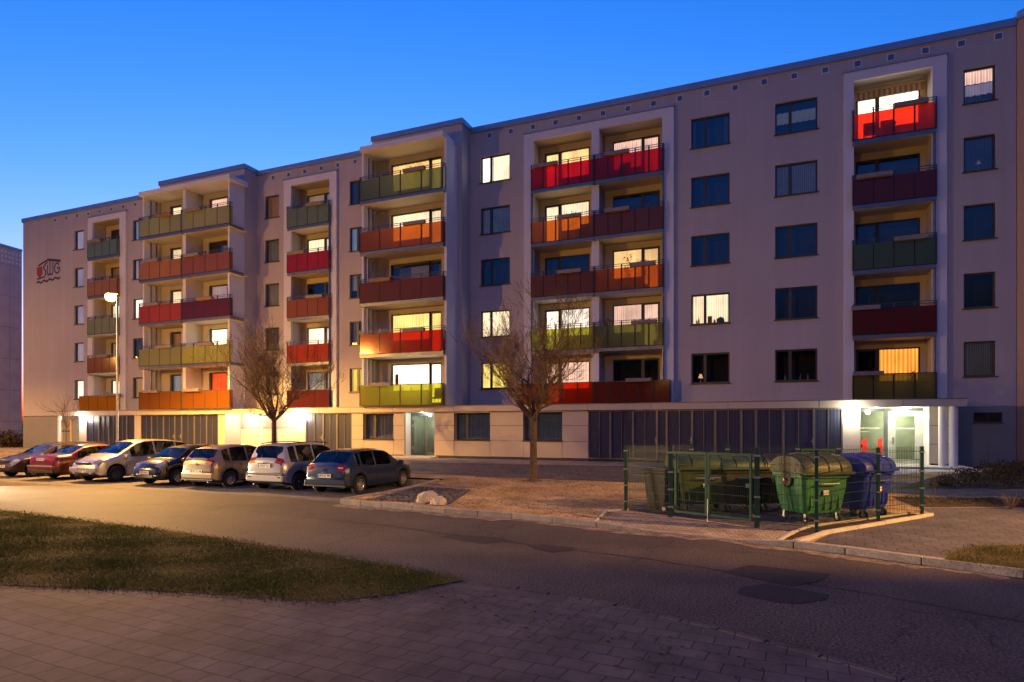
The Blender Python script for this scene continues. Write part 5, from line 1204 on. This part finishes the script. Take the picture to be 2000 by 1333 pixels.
# 1 dark estate car at the left edge, nose to the street
make_car('parked_car', 'dark brown estate car cut by the left edge of the photo, nose to the street', (-30.55, -14.20+4.55/2, 0), -1, 4.55, 1.74,
 [(0,.62),(.008,.92),(.016,1.0),(.06,1.34),(.09,1.40),(.25,1.44),(.45,1.45),(.55,1.42),(.62,1.34),(.74,1.03),(.77,.98),(.90,.88),(.96,.76),(1,.55)],
 [(0,.60),(.02,.90),(.05,.93),(.5,.92),(.70,.90),(.78,.88),(.93,.78),(1,.5)],
 dict(paint=paint('dark_brown_paint', (.05,.035,.025), .4), side=[(.06,.20),(.22,.40),(.42,.63)], rear=(.02,.062), wind=(.62,.75), tail=(.004,.05,(4,5)), head=(.93,.985,(4,5,6)), pz=.50, plate='HST:AM 52', seams=(.21,.41,.68), holes=9,
      extra=[roof_rails(.58,-1.9,.3,1.43), xbox('grille',-.40,.40,.01,.08,.66,.76,M['blackp'],.02,off='front')]))

# ================================================================== STREET LAMPS
SOD = (1,.48,.085)
def spot(name, loc, aim, energy, col, cone, blend, r, parent):
    l = bpy.data.lights.new(name, 'SPOT'); l.energy = energy*K; l.color = col; l.spot_size = R(cone); l.spot_blend = blend; l.shadow_soft_size = r
    o = bpy.data.objects.new(name, l); COL.objects.link(o); o.parent = parent; o.location = loc
    o.rotation_euler = Vector(aim).to_track_quat('-Z', 'Y').to_euler(); return o
def street_lamp(loc, h, arm_dir, energy, label, aim=(0,0,-1), spill=.05, cone=150):
    e = empty('street_lamp', loc); tag(e, label, 'street lamp', 'street lamps along the road')
    q = MB(); q.path([(0,0,0),(0,0,1.2),(0,0,1.21),(0,0,h*.6),(0,0,h-.05),(arm_dir[0]*.12,arm_dir[1]*.12,h+.06)], [.085,.085,.06,.052,.04,.035], 14); q.build('pole', M['steel'], e, smooth=40)
    q = MB(); q.box(-.05,.05,-.094,-.08,.55,.95); q.build('service_door', M['pipe'], e)
    ax, ay = arm_dir; c = Vector((ax*.48, ay*.48, h+.10)); hd = MB()
    prof = [(-.42,.05,.03),(-.36,.11,.06),(-.1,.15,.085),(.2,.13,.08),(.36,.06,.04)]
    rings = []
    px_, py_ = -ay, ax
    for t, wv, hh in prof:
        k = len(hd.v); rings.append(k)
        for i in range(12):
            a = math.pi*i/11; hd.v.append((c.x+ax*t+px_*wv*math.cos(a), c.y+ay*t+py_*wv*math.cos(a), c.z+hh*math.sin(a)))
    for r0, r1 in zip(rings, rings[1:]):
        for i in range(11): hd.f.append((r0+i, r0+i+1, r1+i+1, r1+i)); hd.m.append(0)
    for r in (rings[0], rings[-1]): hd.f.append(tuple(r+i for i in range(12))); hd.m.append(0)
    hd.build('lamp_head', M['alu'], e, smooth=50)
    ln = MB(); ln.lathe([(.17,.02),(.23,-.05),(.25,-.14),(.20,-.26),(.10,-.33),(0,-.35)], tuple(c), n=18); ln.build('lamp_lens', SODLENS, e, smooth=60)
    point(c.x, c.y, c.z-.42, energy*spill, SOD, .09, parent=e)
    spot('lamp_beam', (c.x, c.y, c.z-.42), aim, energy, SOD, cone, .45, .09, e)
    return e
SODLENS = emis('sodium_lens', (1,.50,.07), 60)
street_lamp((-29.6,-9.7,.30), 8.35, (-1,0), 19500, 'tall street lamp with glaring orange head behind the parked cars', (.18,-.05,-1), .030, 160)
street_lamp((-54.5,-9.7,.30), 8.35, (-1,0), 4300, 'next street lamp of the row beyond the left edge', (0,-.05,-1), .32, 164)
street_lamp((-36.9,-25.5,0), 9.2, (.6,.8), 10500, 'street lamp across the road beyond the left edge', (.3,.3,-1), .6, 160)
street_lamp((15.5,-17.5,.12), 8.4, (-.7,-.7), 24000, 'unseen street lamp beyond the right edge, its beam narrowed onto the verge', (-18,4.0,-8.0), .009, 46)  # beam narrowed and aimed to brighten the verge
street_lamp((-9.5,-36.0,0), 9.2, (.2,.98), 1500, 'unseen street lamp added behind the camera as warm fill', (.0,.35,-1), 1.8, 130)  # added fill light for the facade and foreground
# added car past the left edge; its headlights stand in for passing traffic
hc = make_car('parked_car', 'added grey car beyond the left edge, headlights standing in for passing traffic', (-31.5,-18.0,0), 1, 4.3, 1.76,
 [(0,.62),(.006,.80),(.018,.93),(.035,.985),(.045,1.01),(.150,1.36),(.185,1.40),(.30,1.435),(.46,1.44),(.55,1.415),(.60,1.36),(.74,1.02),(.77,.985),(.90,.86),(.965,.74),(1,.55)],
 [(0,.60),(.02,.88),(.05,.92),(.20,.915),(.70,.885),(.78,.88),(.93,.76),(1,.5)],
 dict(paint=paint('mid_grey_paint', (.12,.12,.12)), side=[(.135,.195),(.215,.385),(.405,.62)], rear=(.048,.150), wind=(.60,.755), tail=(.004,.05,(4,5,6)), head=(.93,.985,(4,5,6)), pz=.62, plate='HST:EK 40', seams=(.21,.395,.70)))
hc.rotation_euler = (0,0,R(-88)); hc['group'] = None; del hc['group']
HLM = emis('headlamp_glow', (1,.95,.85), 60)
for sx in (-.58,.58):
    q = MB(); q.lathe([(.07,0),(.05,.012),(0,.015)], (sx,2.16,.64), 'y', 14); q.build('headlamp_bulb', HLM, hc)
    spot('headlight_beam', (sx,2.22,.64), (0,1,-.02), 12000, (1,.72,.40), 38, .5, .05, hc)

# ================================================================== BIN ENCLOSURE
M['gpost'] = mat('green_powder_coat', (.005,.05,.032), .4, var=.1, spec=.5); M['wire'] = mat('fence_wire', (.003,.022,.014), .5); M['cap'] = mat('black_cap', (.02,.02,.02), .5)
TOPZ = 1.72
def post(e, x, y, r=.032, z1=TOPZ, name='post'):
    z = gz(x,y)-.03; q = MB(); q.box(x-r, x+r, y-r, y+r, z, z1); o = q.build(name, M['gpost'], e, bevel=.004)
    q = MB(); q.box(x-r-.004, x+r+.004, y-r-.004, y+r+.004, z1+.0005, z1+.022); q.build('post_cap', M['cap'], o)
    for zz in (.25,.65,1.05,1.5): MB().box(x-r-.012, x+r+.012, y-r-.010, y+r+.010, z+zz, z+zz+.035).build('clamp', M['steel'], o)
    return o
def mesh_panel(e, a, b, z0, z1, name='mesh_panel', parent=None, sp=.05):
    A, B = Vector((a[0],a[1],0)), Vector((b[0],b[1],0)); d = B-A; Ld = d.length; d.normalize(); n = Vector((-d.y,d.x,0)); q = MB(); r = .0022
    def bar(p, s, u0, u1, zz0, zz1, off):   # thin box along panel axes
        P = A + d*u0 + n*off; Q = A + d*u1 + n*off
        k = len(q.v); nn = n*r
        q.v += [(P.x-nn.x,P.y-nn.y,zz0),(Q.x-nn.x,Q.y-nn.y,zz0),(Q.x+nn.x,Q.y+nn.y,zz0),(P.x+nn.x,P.y+nn.y,zz0),(P.x-nn.x,P.y-nn.y,zz1),(Q.x-nn.x,Q.y-nn.y,zz1),(Q.x+nn.x,Q.y+nn.y,zz1),(P.x+nn.x,P.y+nn.y,zz1)]
        for f in ((0,3,2,1),(4,5,6,7),(0,1,5,4),(1,2,6,5),(2,3,7,6),(3,0,4,7)): q.f.append(tuple(k+i for i in f)); q.m.append(0)
    nv = int(Ld/sp)
    for i in range(nv+1): u = Ld*i/nv; bar(0,0,u-r,u+r,z0,z1,0)
    z = z0+.05
    while z < z1:
        for off in (-.007,.007): bar(0,0,0,Ld,z-.0035,z+.0035,off)
        z += .20
    return q.build(name, M['wire'], parent or e)
fn = wempty('mesh_fence', (0,-15.2,.12)); tag(fn, 'dark green wire mesh fence around the bins', 'fence')
FP = [(-3.26,-15.32),(-2.08,-15.97),(-.21,-16.87),(.88,-17.09),(2.25,-14.87),(3.33,-13.55)]
BP = [(-3.0,-13.75),(-1.84,-13.9),(-.97,-13.6),(.70,-13.1),(1.67,-12.75),(3.33,-13.55)]
for i, (x, y) in enumerate(FP): post(fn, x, y, .05 if i in (1,2) else .034, TOPZ+(.03 if i in (1,2) else 0))
for x, y in BP[1:5]: post(fn, x, y, .04, TOPZ+.02)
def trimmed(a, b, g=.06):
    A, B = Vector(a), Vector(b); d = (B-A).normalized()*g; return tuple(A+d), tuple(B-d)
for a, b in ((FP[0],FP[1]),(FP[2],FP[3]),(FP[3],FP[4]),(FP[4],FP[5]),(BP[1],BP[2]),(BP[2],BP[3]),(BP[4],BP[5]),(FP[0],BP[1])):
    a, b = trimmed(a, b); mesh_panel(fn, a, b, .18, 1.74)
def gate(name_label, a, b, hinge_first, handle=True):
    A, B = Vector((a[0],a[1],0)), Vector((b[0],b[1],0)); d = (B-A).normalized(); n = Vector((-d.y,d.x,0))
    e = wempty('gate', (a[0],a[1],.12)); tag(e, name_label, 'gate'); z0, z1 = .24, 1.64; t = .024
    q = MB()
    def beam(P, Q, za, zb_, wv):
        P2 = [P-n*t, Q-n*t, Q+n*t, P+n*t]; k = len(q.v); q.v += [(p.x,p.y,za) for p in P2] + [(p.x,p.y,zb_) for p in P2]
        for f in ((0,3,2,1),(4,5,6,7),(0,1,5,4),(1,2,6,5),(2,3,7,6),(3,0,4,7)): q.f.append(tuple(k+i for i in f)); q.m.append(0)
    beam(A, A+d*.05, z0, z1, 0); beam(B-d*.05, B, z0, z1, 0); beam(A+d*.051, B-d*.051, z0, z0+.055, 0); beam(A+d*.051, B-d*.051, z1-.055, z1, 0)
    q.build('frame', M['gpost'], e)
    a2, b2 = A+d*.05, B-d*.05; mesh_panel(e, (a2.x,a2.y), (b2.x,b2.y), z0+.055, z1-.055, 'mesh', e)
    H_ = A if hinge_first else B; sg_ = -1 if hinge_first else 1
    for zz in (.36,1.50): h = MB(); P = H_+d*(sg_*.035); h.box(P.x-.035,P.x+.035,P.y-.03,P.y+.03,zz-.018,zz+.018); h.tube((P.x,P.y-.045,zz-.04),(P.x,P.y-.045,zz+.04),.014); h.build('hinge', M['chrome'], e)
    if handle:
        P = (B if hinge_first else A); q = MB(); P2 = P + d*(.03 if not hinge_first else -.03)
        q.box(P2.x-.02,P2.x+.02,P2.y-.045,P2.y-.028,.95,1.12); q.tube((P2.x,P2.y-.07,1.06),(P2.x+.13,P2.y-.10,1.06),.010); q.tube((P2.x,P2.y-.045,1.06),(P2.x,P2.y-.07,1.06),.010); q.build('handle', M['chrome'], e)
        q = MB(); q.tube((P.x,P.y-.04,.10),(P.x,P.y-.04,.62),.009); q.build('drop_bolt', M['white'], e)
g0, g1 = Vector(FP[1]), Vector(FP[2]); dd = (g1-g0).normalized(); mid = g0 + dd*((g1-g0).length*.455)
gate('left leaf of the green double gate in front of the bins', tuple(g0+dd*.11), tuple(mid-dd*.006), True, False)
gate('right leaf of the green double gate with the metal handle', tuple(mid+dd*.006), tuple(g1-dd*.11), False, True)
g0, g1 = Vector(BP[3]), Vector(BP[4]); dd = (g1-g0).normalized(); gate('narrow green gate at the back of the bin enclosure in front of the screens', tuple(g0+dd*.09), tuple(g1-dd*.09), True, False)

# large four wheeled bins with rolling dome lids
def paintp(n, c): return mat(n, c, .50, var=.30, scale=3.5, spec=.45, bump=.03)
def big_bin(loc, rz, cb, cl, label, h=1.0, dome=.36):
    e = empty('waste_container', loc, rz); tag(e, label, 'waste container', 'large four wheeled waste containers')
    W_, D_ = .66, .50; z0, z1 = .22, 1.08*h
    b = MB(); n = len(b.v)
    def ring(z, wx, dy, bev=.06):
        return [(-wx+bev,-dy,z),(wx-bev,-dy,z),(wx,-dy+bev,z),(wx,dy-bev,z),(wx-bev,dy,z),(-wx+bev,dy,z),(-wx,dy-bev,z),(-wx,-dy+bev,z)]
    R_ = [ring(z0,W_*.80,D_*.80),ring(z0+.10,W_*.84,D_*.84),ring(.75,W_*.95,D_*.95),ring(z1-.10,W_*.98,D_*.98),ring(z1-.099,W_*1.05,D_*1.05),ring(z1,W_*1.05,D_*1.05)]
    for r in R_: b.v += r
    for i in range(len(R_)-1):
        for j in range(8): j2 = (j+1) % 8; b.f.append((i*8+j, i*8+j2, (i+1)*8+j2, (i+1)*8+j)); b.m.append(0)
    b.f.append(tuple(range(8))[::-1]); b.m.append(0); b.f.append(tuple(range(40,48))); b.m.append(0)
    for X in (-.40,-.2,0,.2,.40): b.box(X-.02, X+.02, -D_*.93, -D_*.80, .30, .80)
    bo = b.build('body', cb, e, bevel=.01)
    # dome lid: arc across the depth, closed cheeks at both ends
    l = MB(); na = 18; rings = []
    for X, sc in ((-W_*1.08,.90),(-W_*1.0,.98),(-W_*.5,1.0),(0,1.01),(W_*.5,1.0),(W_*1.0,.98),(W_*1.08,.90)):
        k = len(l.v); rings.append(k)
        for i in range(na+1):
            a = math.pi*i/na; l.v.append((X, -math.cos(a)*D_*1.14*(sc if sc > .95 else .93), z1+.005 + (math.sin(a)**.75)*dome*sc))
    for r0, r1 in zip(rings, rings[1:]):
        for i in range(na): l.f.append((r0+i, r0+i+1, r1+i+1, r1+i)); l.m.append(0)
    l.f.append(tuple(rings[0]+i for i in range(na+1))); l.m.append(0); l.f.append(tuple(rings[-1]+i for i in range(na+1))[::-1]); l.m.append(0)
    lo = l.build('lid', cl, e, smooth=45, recalc=True)
    rb = MB()
    for X in (-.36,0,.36):
        pts = [(X, -math.cos(math.pi*i/14)*D_*1.16, z1+.01+(math.sin(math.pi*i/14)**.75)*(dome+.012)) for i in range(15)]; rb.path(pts, [.012]*15, 5)
    for i in range(3): rb.box(-W_*1.10, W_*1.10, -D_*1.19, -D_*1.12, z1-.02+i*.0, z1+.035) if i == 0 else None
    rb.build('lid_rib', cl, lo, smooth=40)
    for X in (-1, 1):
        t = MB(); t.lathe([(0,X*.03),(.15,X*.03),(.17,X*.01),(.17,-X*.02)], (X*W_*1.02,0,.93*h), 'x', 24); t.build('hinge_disc', M['blackp'], e, smooth=40)
        t = MB(); t.tube((X*W_*1.02,0,.93*h),(X*(W_*1.02+.10),0,.93*h),.028,n=12); t.build('lifting_pin', M['steel'], e, smooth=40)
        for Y in (-.33,.33):
            c = MB(); wx, wy_ = X*.46, Y
            c.lathe([(0,-.022),(.085,-.022),(.098,-.012),(.098,.012),(.085,.022),(0,.022)], (wx+.02,wy_,.10), 'x', 18); w_ = c.build('wheel', M['tyre'], e, smooth=40)
            c = MB(); c.lathe([(0,-.026),(.045,-.024),(.045,.024),(0,.026)], (wx+.02,wy_,.10), 'x', 12); c.build('hub', M['steel'], w_, smooth=40)
            c = MB(); c.box(wx-.018,wx-.010,wy_-.03,wy_+.03,.08,.21).box(wx+.05,wx+.058,wy_-.03,wy_+.03,.08,.21).box(wx-.018,wx+.058,wy_-.04,wy_+.04,.2105,.222); c.build('fork', M['steel'], w_)
    f = MB(); f.path([(-.30,-D_*1.0,.86*h),(-.30,-D_*1.13,.86*h),(.30,-D_*1.13,.86*h),(.30,-D_*1.0,.86*h)], [.013]*4, 8); f.build('push_handle', M['steel'], e, smooth=30)
    s = MB(); s.box(-.10,.06,-D_*1.0-.004,-D_*.98,.62,.72); s.build('sticker', M['clutter4'], e)
    return e
GBIN = paintp('green_bin_plastic', (.025,.15,.05)); GBIN2 = paintp('olive_bin_plastic', (.030,.06,.018)); GLID = paintp('grey_green_lid', (.030,.045,.026)); BLK = paintp('black_bin_plastic', (.018,.018,.02)); BBIN = paintp('blue_bin_plastic', (.016,.032,.36)); YL = paintp('yellow_lid', (.30,.24,.02)); DG = paintp('dark_green_lid', (.02,.05,.03))
zb = .125
nb1 = big_bin((.86,-15.45,zb), R(38), GBIN, GLID, 'large green container with grey green dome lid, nearest to the street', 1.0, .40); nb1.scale = (.90,.98,1)
big_bin((1.93,-14.2,zb), R(58), BBIN, BBIN, 'large blue paper container at the right end of the enclosure')
big_bin((-1.55,-14.75,zb), R(25), GBIN2, GBIN2, 'olive green container behind the left gate leaf')
big_bin((-.65,-14.35,zb), R(30), BLK, DG, 'black bodied container with dark lid behind the right gate leaf', 1.0, .30)
big_bin((.02,-13.95,zb), R(30), GBIN2, BLK, 'green container with black lid in the middle of the enclosure', 1.0, .30)
big_bin((.62,-14.30+.35,zb), R(20), BLK, BLK, 'black container half hidden behind the near green one', 1.0, .33) if False else None
def small_bin(loc, rz, mt, lm, label):
    e = empty('wheelie_bin', loc, rz); tag(e, label, 'wheelie bin'); b = MB()
    b.v += [(-.20,-.22,.08),(.20,-.22,.08),(.20,.20,.08),(-.20,.20,.08),(-.28,-.30,.98),(.28,-.30,.98),(.28,.28,.98),(-.28,.28,.98)]
    for f in ((0,3,2,1),(4,5,6,7),(0,1,5,4),(1,2,6,5),(2,3,7,6),(3,0,4,7)): b.f.append(f); b.m.append(0)
    b.box(-.30,.30,-.32,.30,.94,1.0); b.build('body', mt, e, bevel=.015)
    l = MB(); l.prism([(-.34,1.005),(.32,1.005),(.30,1.07),(-.28,1.04)], 'x', -.31, .31); l.build('lid', lm, e, bevel=.012)
    h = MB(); h.tube((-.24,.36,1.0),(.24,.36,1.0),.014).tube((-.24,.29,1.0),(-.24,.36,1.0),.014).tube((.24,.29,1.0),(.24,.36,1.0),.014); h.build('handle', mt, e)
    for X in (-.26,.26):
        w_ = MB(); w_.lathe([(0,-.025),(.085,-.025),(.10,-.01),(.10,.01),(.085,.025),(0,.025)], (X,.24,.10), 'x', 18); w = w_.build('wheel', M['tyre'], e, smooth=40)
        w_ = MB(); w_.lathe([(0,-.03),(.05,-.028),(.05,.028),(0,.03)], (X,.24,.10), 'x', 14); w_.build('hub', M['platew'], w, smooth=40)
small_bin((-2.42,-15.05,zb), R(-115), BLK, BLK, 'black two wheeled bin with a brown cast at the left end of the enclosure')
small_bin((-2.62,-14.35,zb), R(-105), BLK, DG, 'second black two wheeled bin behind the first at the left end')

# ================================================================== TREES (bare, late winter)
M['bark'] = mat('bark', (.085,.062,.045), .9, var=.45, scale=9, bump=1.0, bscale=22); M['twig'] = mat('twig_bark', (.13,.085,.05), .85, var=.25, scale=5)
def tree(loc, h, spread, trunk_h, tr, seed, label, levels=6, lean=(0,0), name='bare_tree'):
    TMIN = .0048 if name == 'bare_tree' else .003
    rng = random.Random(seed); e = empty(name, loc); tag(e, label, 'tree', 'small bare trees in front of the house')
    T = MB(); Bk = MB(); Tw = MB()
    def rnd(v, a):
        ax = Vector((rng.gauss(0,1), rng.gauss(0,1), rng.gauss(0,1))).normalized(); return (v + ax*a).normalized()
    def grow(p, d, L, r, lv):
        n = 4 if lv < 3 else 3; pts = [p]; rad = [r]; q = p.copy(); dd = d.copy()
        for i in range(n):
            up = .10 if lv < 3 else .17
            dd = rnd(dd, .16 if lv < 3 else .20); dd = (dd + Vector((0,0,up))).normalized(); q = q + dd*L/n; pts.append(q.copy()); rad.append(max(TMIN, r*(1-.42*(i+1)/n)))
        mb = Bk if lv < 3 else Tw
        mb.path(pts, rad, 7 if lv < 2 else (5 if lv < 4 else 3))
        if lv >= levels: return
        k = rng.choice((2,3,3)) if lv < 2 else rng.choice((2,2,3))
        for i in range(k):
            a = rng.uniform(.42,.85) if lv < 2 else rng.uniform(.3,.75); ax = dd.cross(rnd(Vector((0,0,1)), 1.0)).normalized(); nd = (dd*math.cos(a) + ax*math.sin(a)).normalized()
            grow(q, nd, L*rng.uniform(.62,.86), rad[-1]*rng.uniform(.72,.90), lv+1)
        if lv >= 1:       # side shoots along the limb
            for i in range(rng.choice((3,3,4))):
                t = rng.randint(1, n-1); a = rng.uniform(.6,1.1); ax = dd.cross(rnd(Vector((0,0,1)), 1.0)).normalized(); nd = (dd*math.cos(a) + ax*math.sin(a)).normalized()
                grow(pts[t], nd, L*rng.uniform(.4,.7), max(.003, rad[t]*.45), min(levels, lv+2))
    T.path([(0,0,-.05),(0,0,.02),(0,0,.10),(0,0,.26),(lean[0]*.4,lean[1]*.4,trunk_h*.5),(lean[0],lean[1],trunk_h)], [tr*2.0,tr*1.75,tr*1.3,tr*1.08,tr*.95,tr*.88], 12)
    top = Vector((lean[0],lean[1],trunk_h-.05)); nb_ = 8; Ls = (h-trunk_h)*.36
    for i in range(nb_):
        a = 2*math.pi*i/nb_ + rng.uniform(-.3,.3); el = rng.uniform(.45,1.05) if i else 1.4; d = Vector((math.cos(a)*math.cos(el)*spread, math.sin(a)*math.cos(el)*spread, math.sin(el))).normalized()
        grow(top + Vector((0,0,rng.uniform(-.25,.05))), d, Ls*rng.uniform(.85,1.15), tr*.50, 1)
    t = T.build('trunk', M['bark'], e, smooth=60); Bk.build('crown', M['bark'], e, smooth=60); Tw.build('twigs', M['twig'], e); return e
tree((-7.69,-9.95,.27), 6.0, 1.1, 2.35, .135, 4, 'large bare tree in the middle with a wide crown before the double loggia')
tree((-22.0,-7.28,.35), 6.05, 1.05, 2.3, .125, 9, 'bare tree behind the silver car, lit yellow by the street lamp')
# staked sapling
sp = tree((-39.6,-5.84,.45), 4.6, .55, 1.9, .03, 21, 'young staked sapling at the left in front of the dark wall', 3, name='sapling')
for dx in (-.42,.42):
    q = MB(); q.tube((dx,0,-.05),(dx,0,2.15),.045,n=10); q.build('stake', mat('pine_stake', (.36,.22,.09), .8), sp, smooth=40)
q = MB(); q.box(-.42,.42,-.02,.02,1.45,1.52); q.build('tie_bar', M['blackp'], sp)

# ================================================================== SMALL THINGS
def rock(loc, r, seed, label, sc=(1,.8,.65), mt=None, cat='rock', name='rock'):
    import bmesh
    from mathutils import noise
    bm = bmesh.new(); bmesh.ops.create_icosphere(bm, subdivisions=3, radius=r)
    for v in bm.verts:
        k = 1 + .35*noise.noise(v.co*2.2/r*.6 + Vector((seed,0,0))) + .08*noise.noise(v.co*7/r*.6 + Vector((0,seed,0)))
        v.co = Vector((v.co.x*sc[0], v.co.y*sc[1], max(-r*.3, v.co.z*sc[2])))*k
    me = bpy.data.meshes.new(name); bm.to_mesh(me); bm.free(); me.materials.append(mt or M['rock'])
    me.polygons.foreach_set('use_smooth', [True]*len(me.polygons))
    try: me.set_sharp_from_angle(angle=R(28))
    except Exception: pass
    o = bpy.data.objects.new(name, me); COL.objects.link(o); o.location = loc; tag(o, label, cat); return o
M['rock'] = ground_mat('boulder', (.34,.29,.23), (.52,.46,.37), 3, 30, .9, 1.0); M['logend'] = mat('cut_log', (.50,.38,.25), .8, var=.15, scale=6)
r1 = rock((-8.70,-15.72,.20), .27, 2.0, 'pale wedge shaped boulder at the kerb beside the gravel bed', (1.15,.8,.95)); r1.rotation_euler = (0,R(-22),R(20))
r2 = rock((-8.10,-16.10,.20), .19, 5.0, 'small round pale boulder leaning against the wedge shaped one', (1.0,.9,.85))
rock((-18.95,-3.4,.62), .28, 8.0, 'flat stone lying by the ground floor wall left of the side door', (1.25,.8,.7))
# weeds and reeds by the enclosure
def weed(x, y, h, n, label):
    z = gz(x,y); e = MB(); rng = random.Random(int(x*100))
    for i in range(n):
        a = rng.uniform(0,6.28); rr = rng.uniform(0,.10); e.path([(x,y,z),(x+rr*.4*math.cos(a),y+rr*.4*math.sin(a),z+h*.5),(x+rr*2*math.cos(a),y+rr*2*math.sin(a),z+h*rng.uniform(.7,1))], [.006,.004,.002], 4)
    leafy(e, x, y, z+.1, h*.8, n=n*8, spread=.10, s=.04)
    o = e.build('weed', M['dryplant']); tag(o, label, 'plant')
weed(3.75,-12.6,.95,3,'tall thin weed beside the right hand fence post'); weed(2.75,-12.0,.7,3,'shorter weed behind the mesh left of the right hand post'); weed(7.0,-4.6,1.5,2,'bent dry stalk in front of the dark plinth'); weed(7.9,-5.8,1.0,5,'dry grass tuft in the bed before the dark wall at the right')
e = wempty('shrub', (5.3,-11.9,.2)); tag(e, 'small bare thorny shrub at the right edge beside the path', 'shrub'); q = MB(); rng = random.Random(4)
for i in range(26):
    a = rng.uniform(0,6.28); p = Vector((5.5,-11.9,.18)); pts = [p]; d = Vector((math.cos(a)*.7, math.sin(a)*.7, 1)).normalized()
    for s in range(4): d = (d+Vector((rng.uniform(-.3,.3),rng.uniform(-.3,.3),.0))).normalized(); pts.append(pts[-1]+d*.12)
    q.path(pts, [.006,.005,.004,.003,.002], 4)
q.build('branches', M['twig'], e)
for i in range(48):
    pass
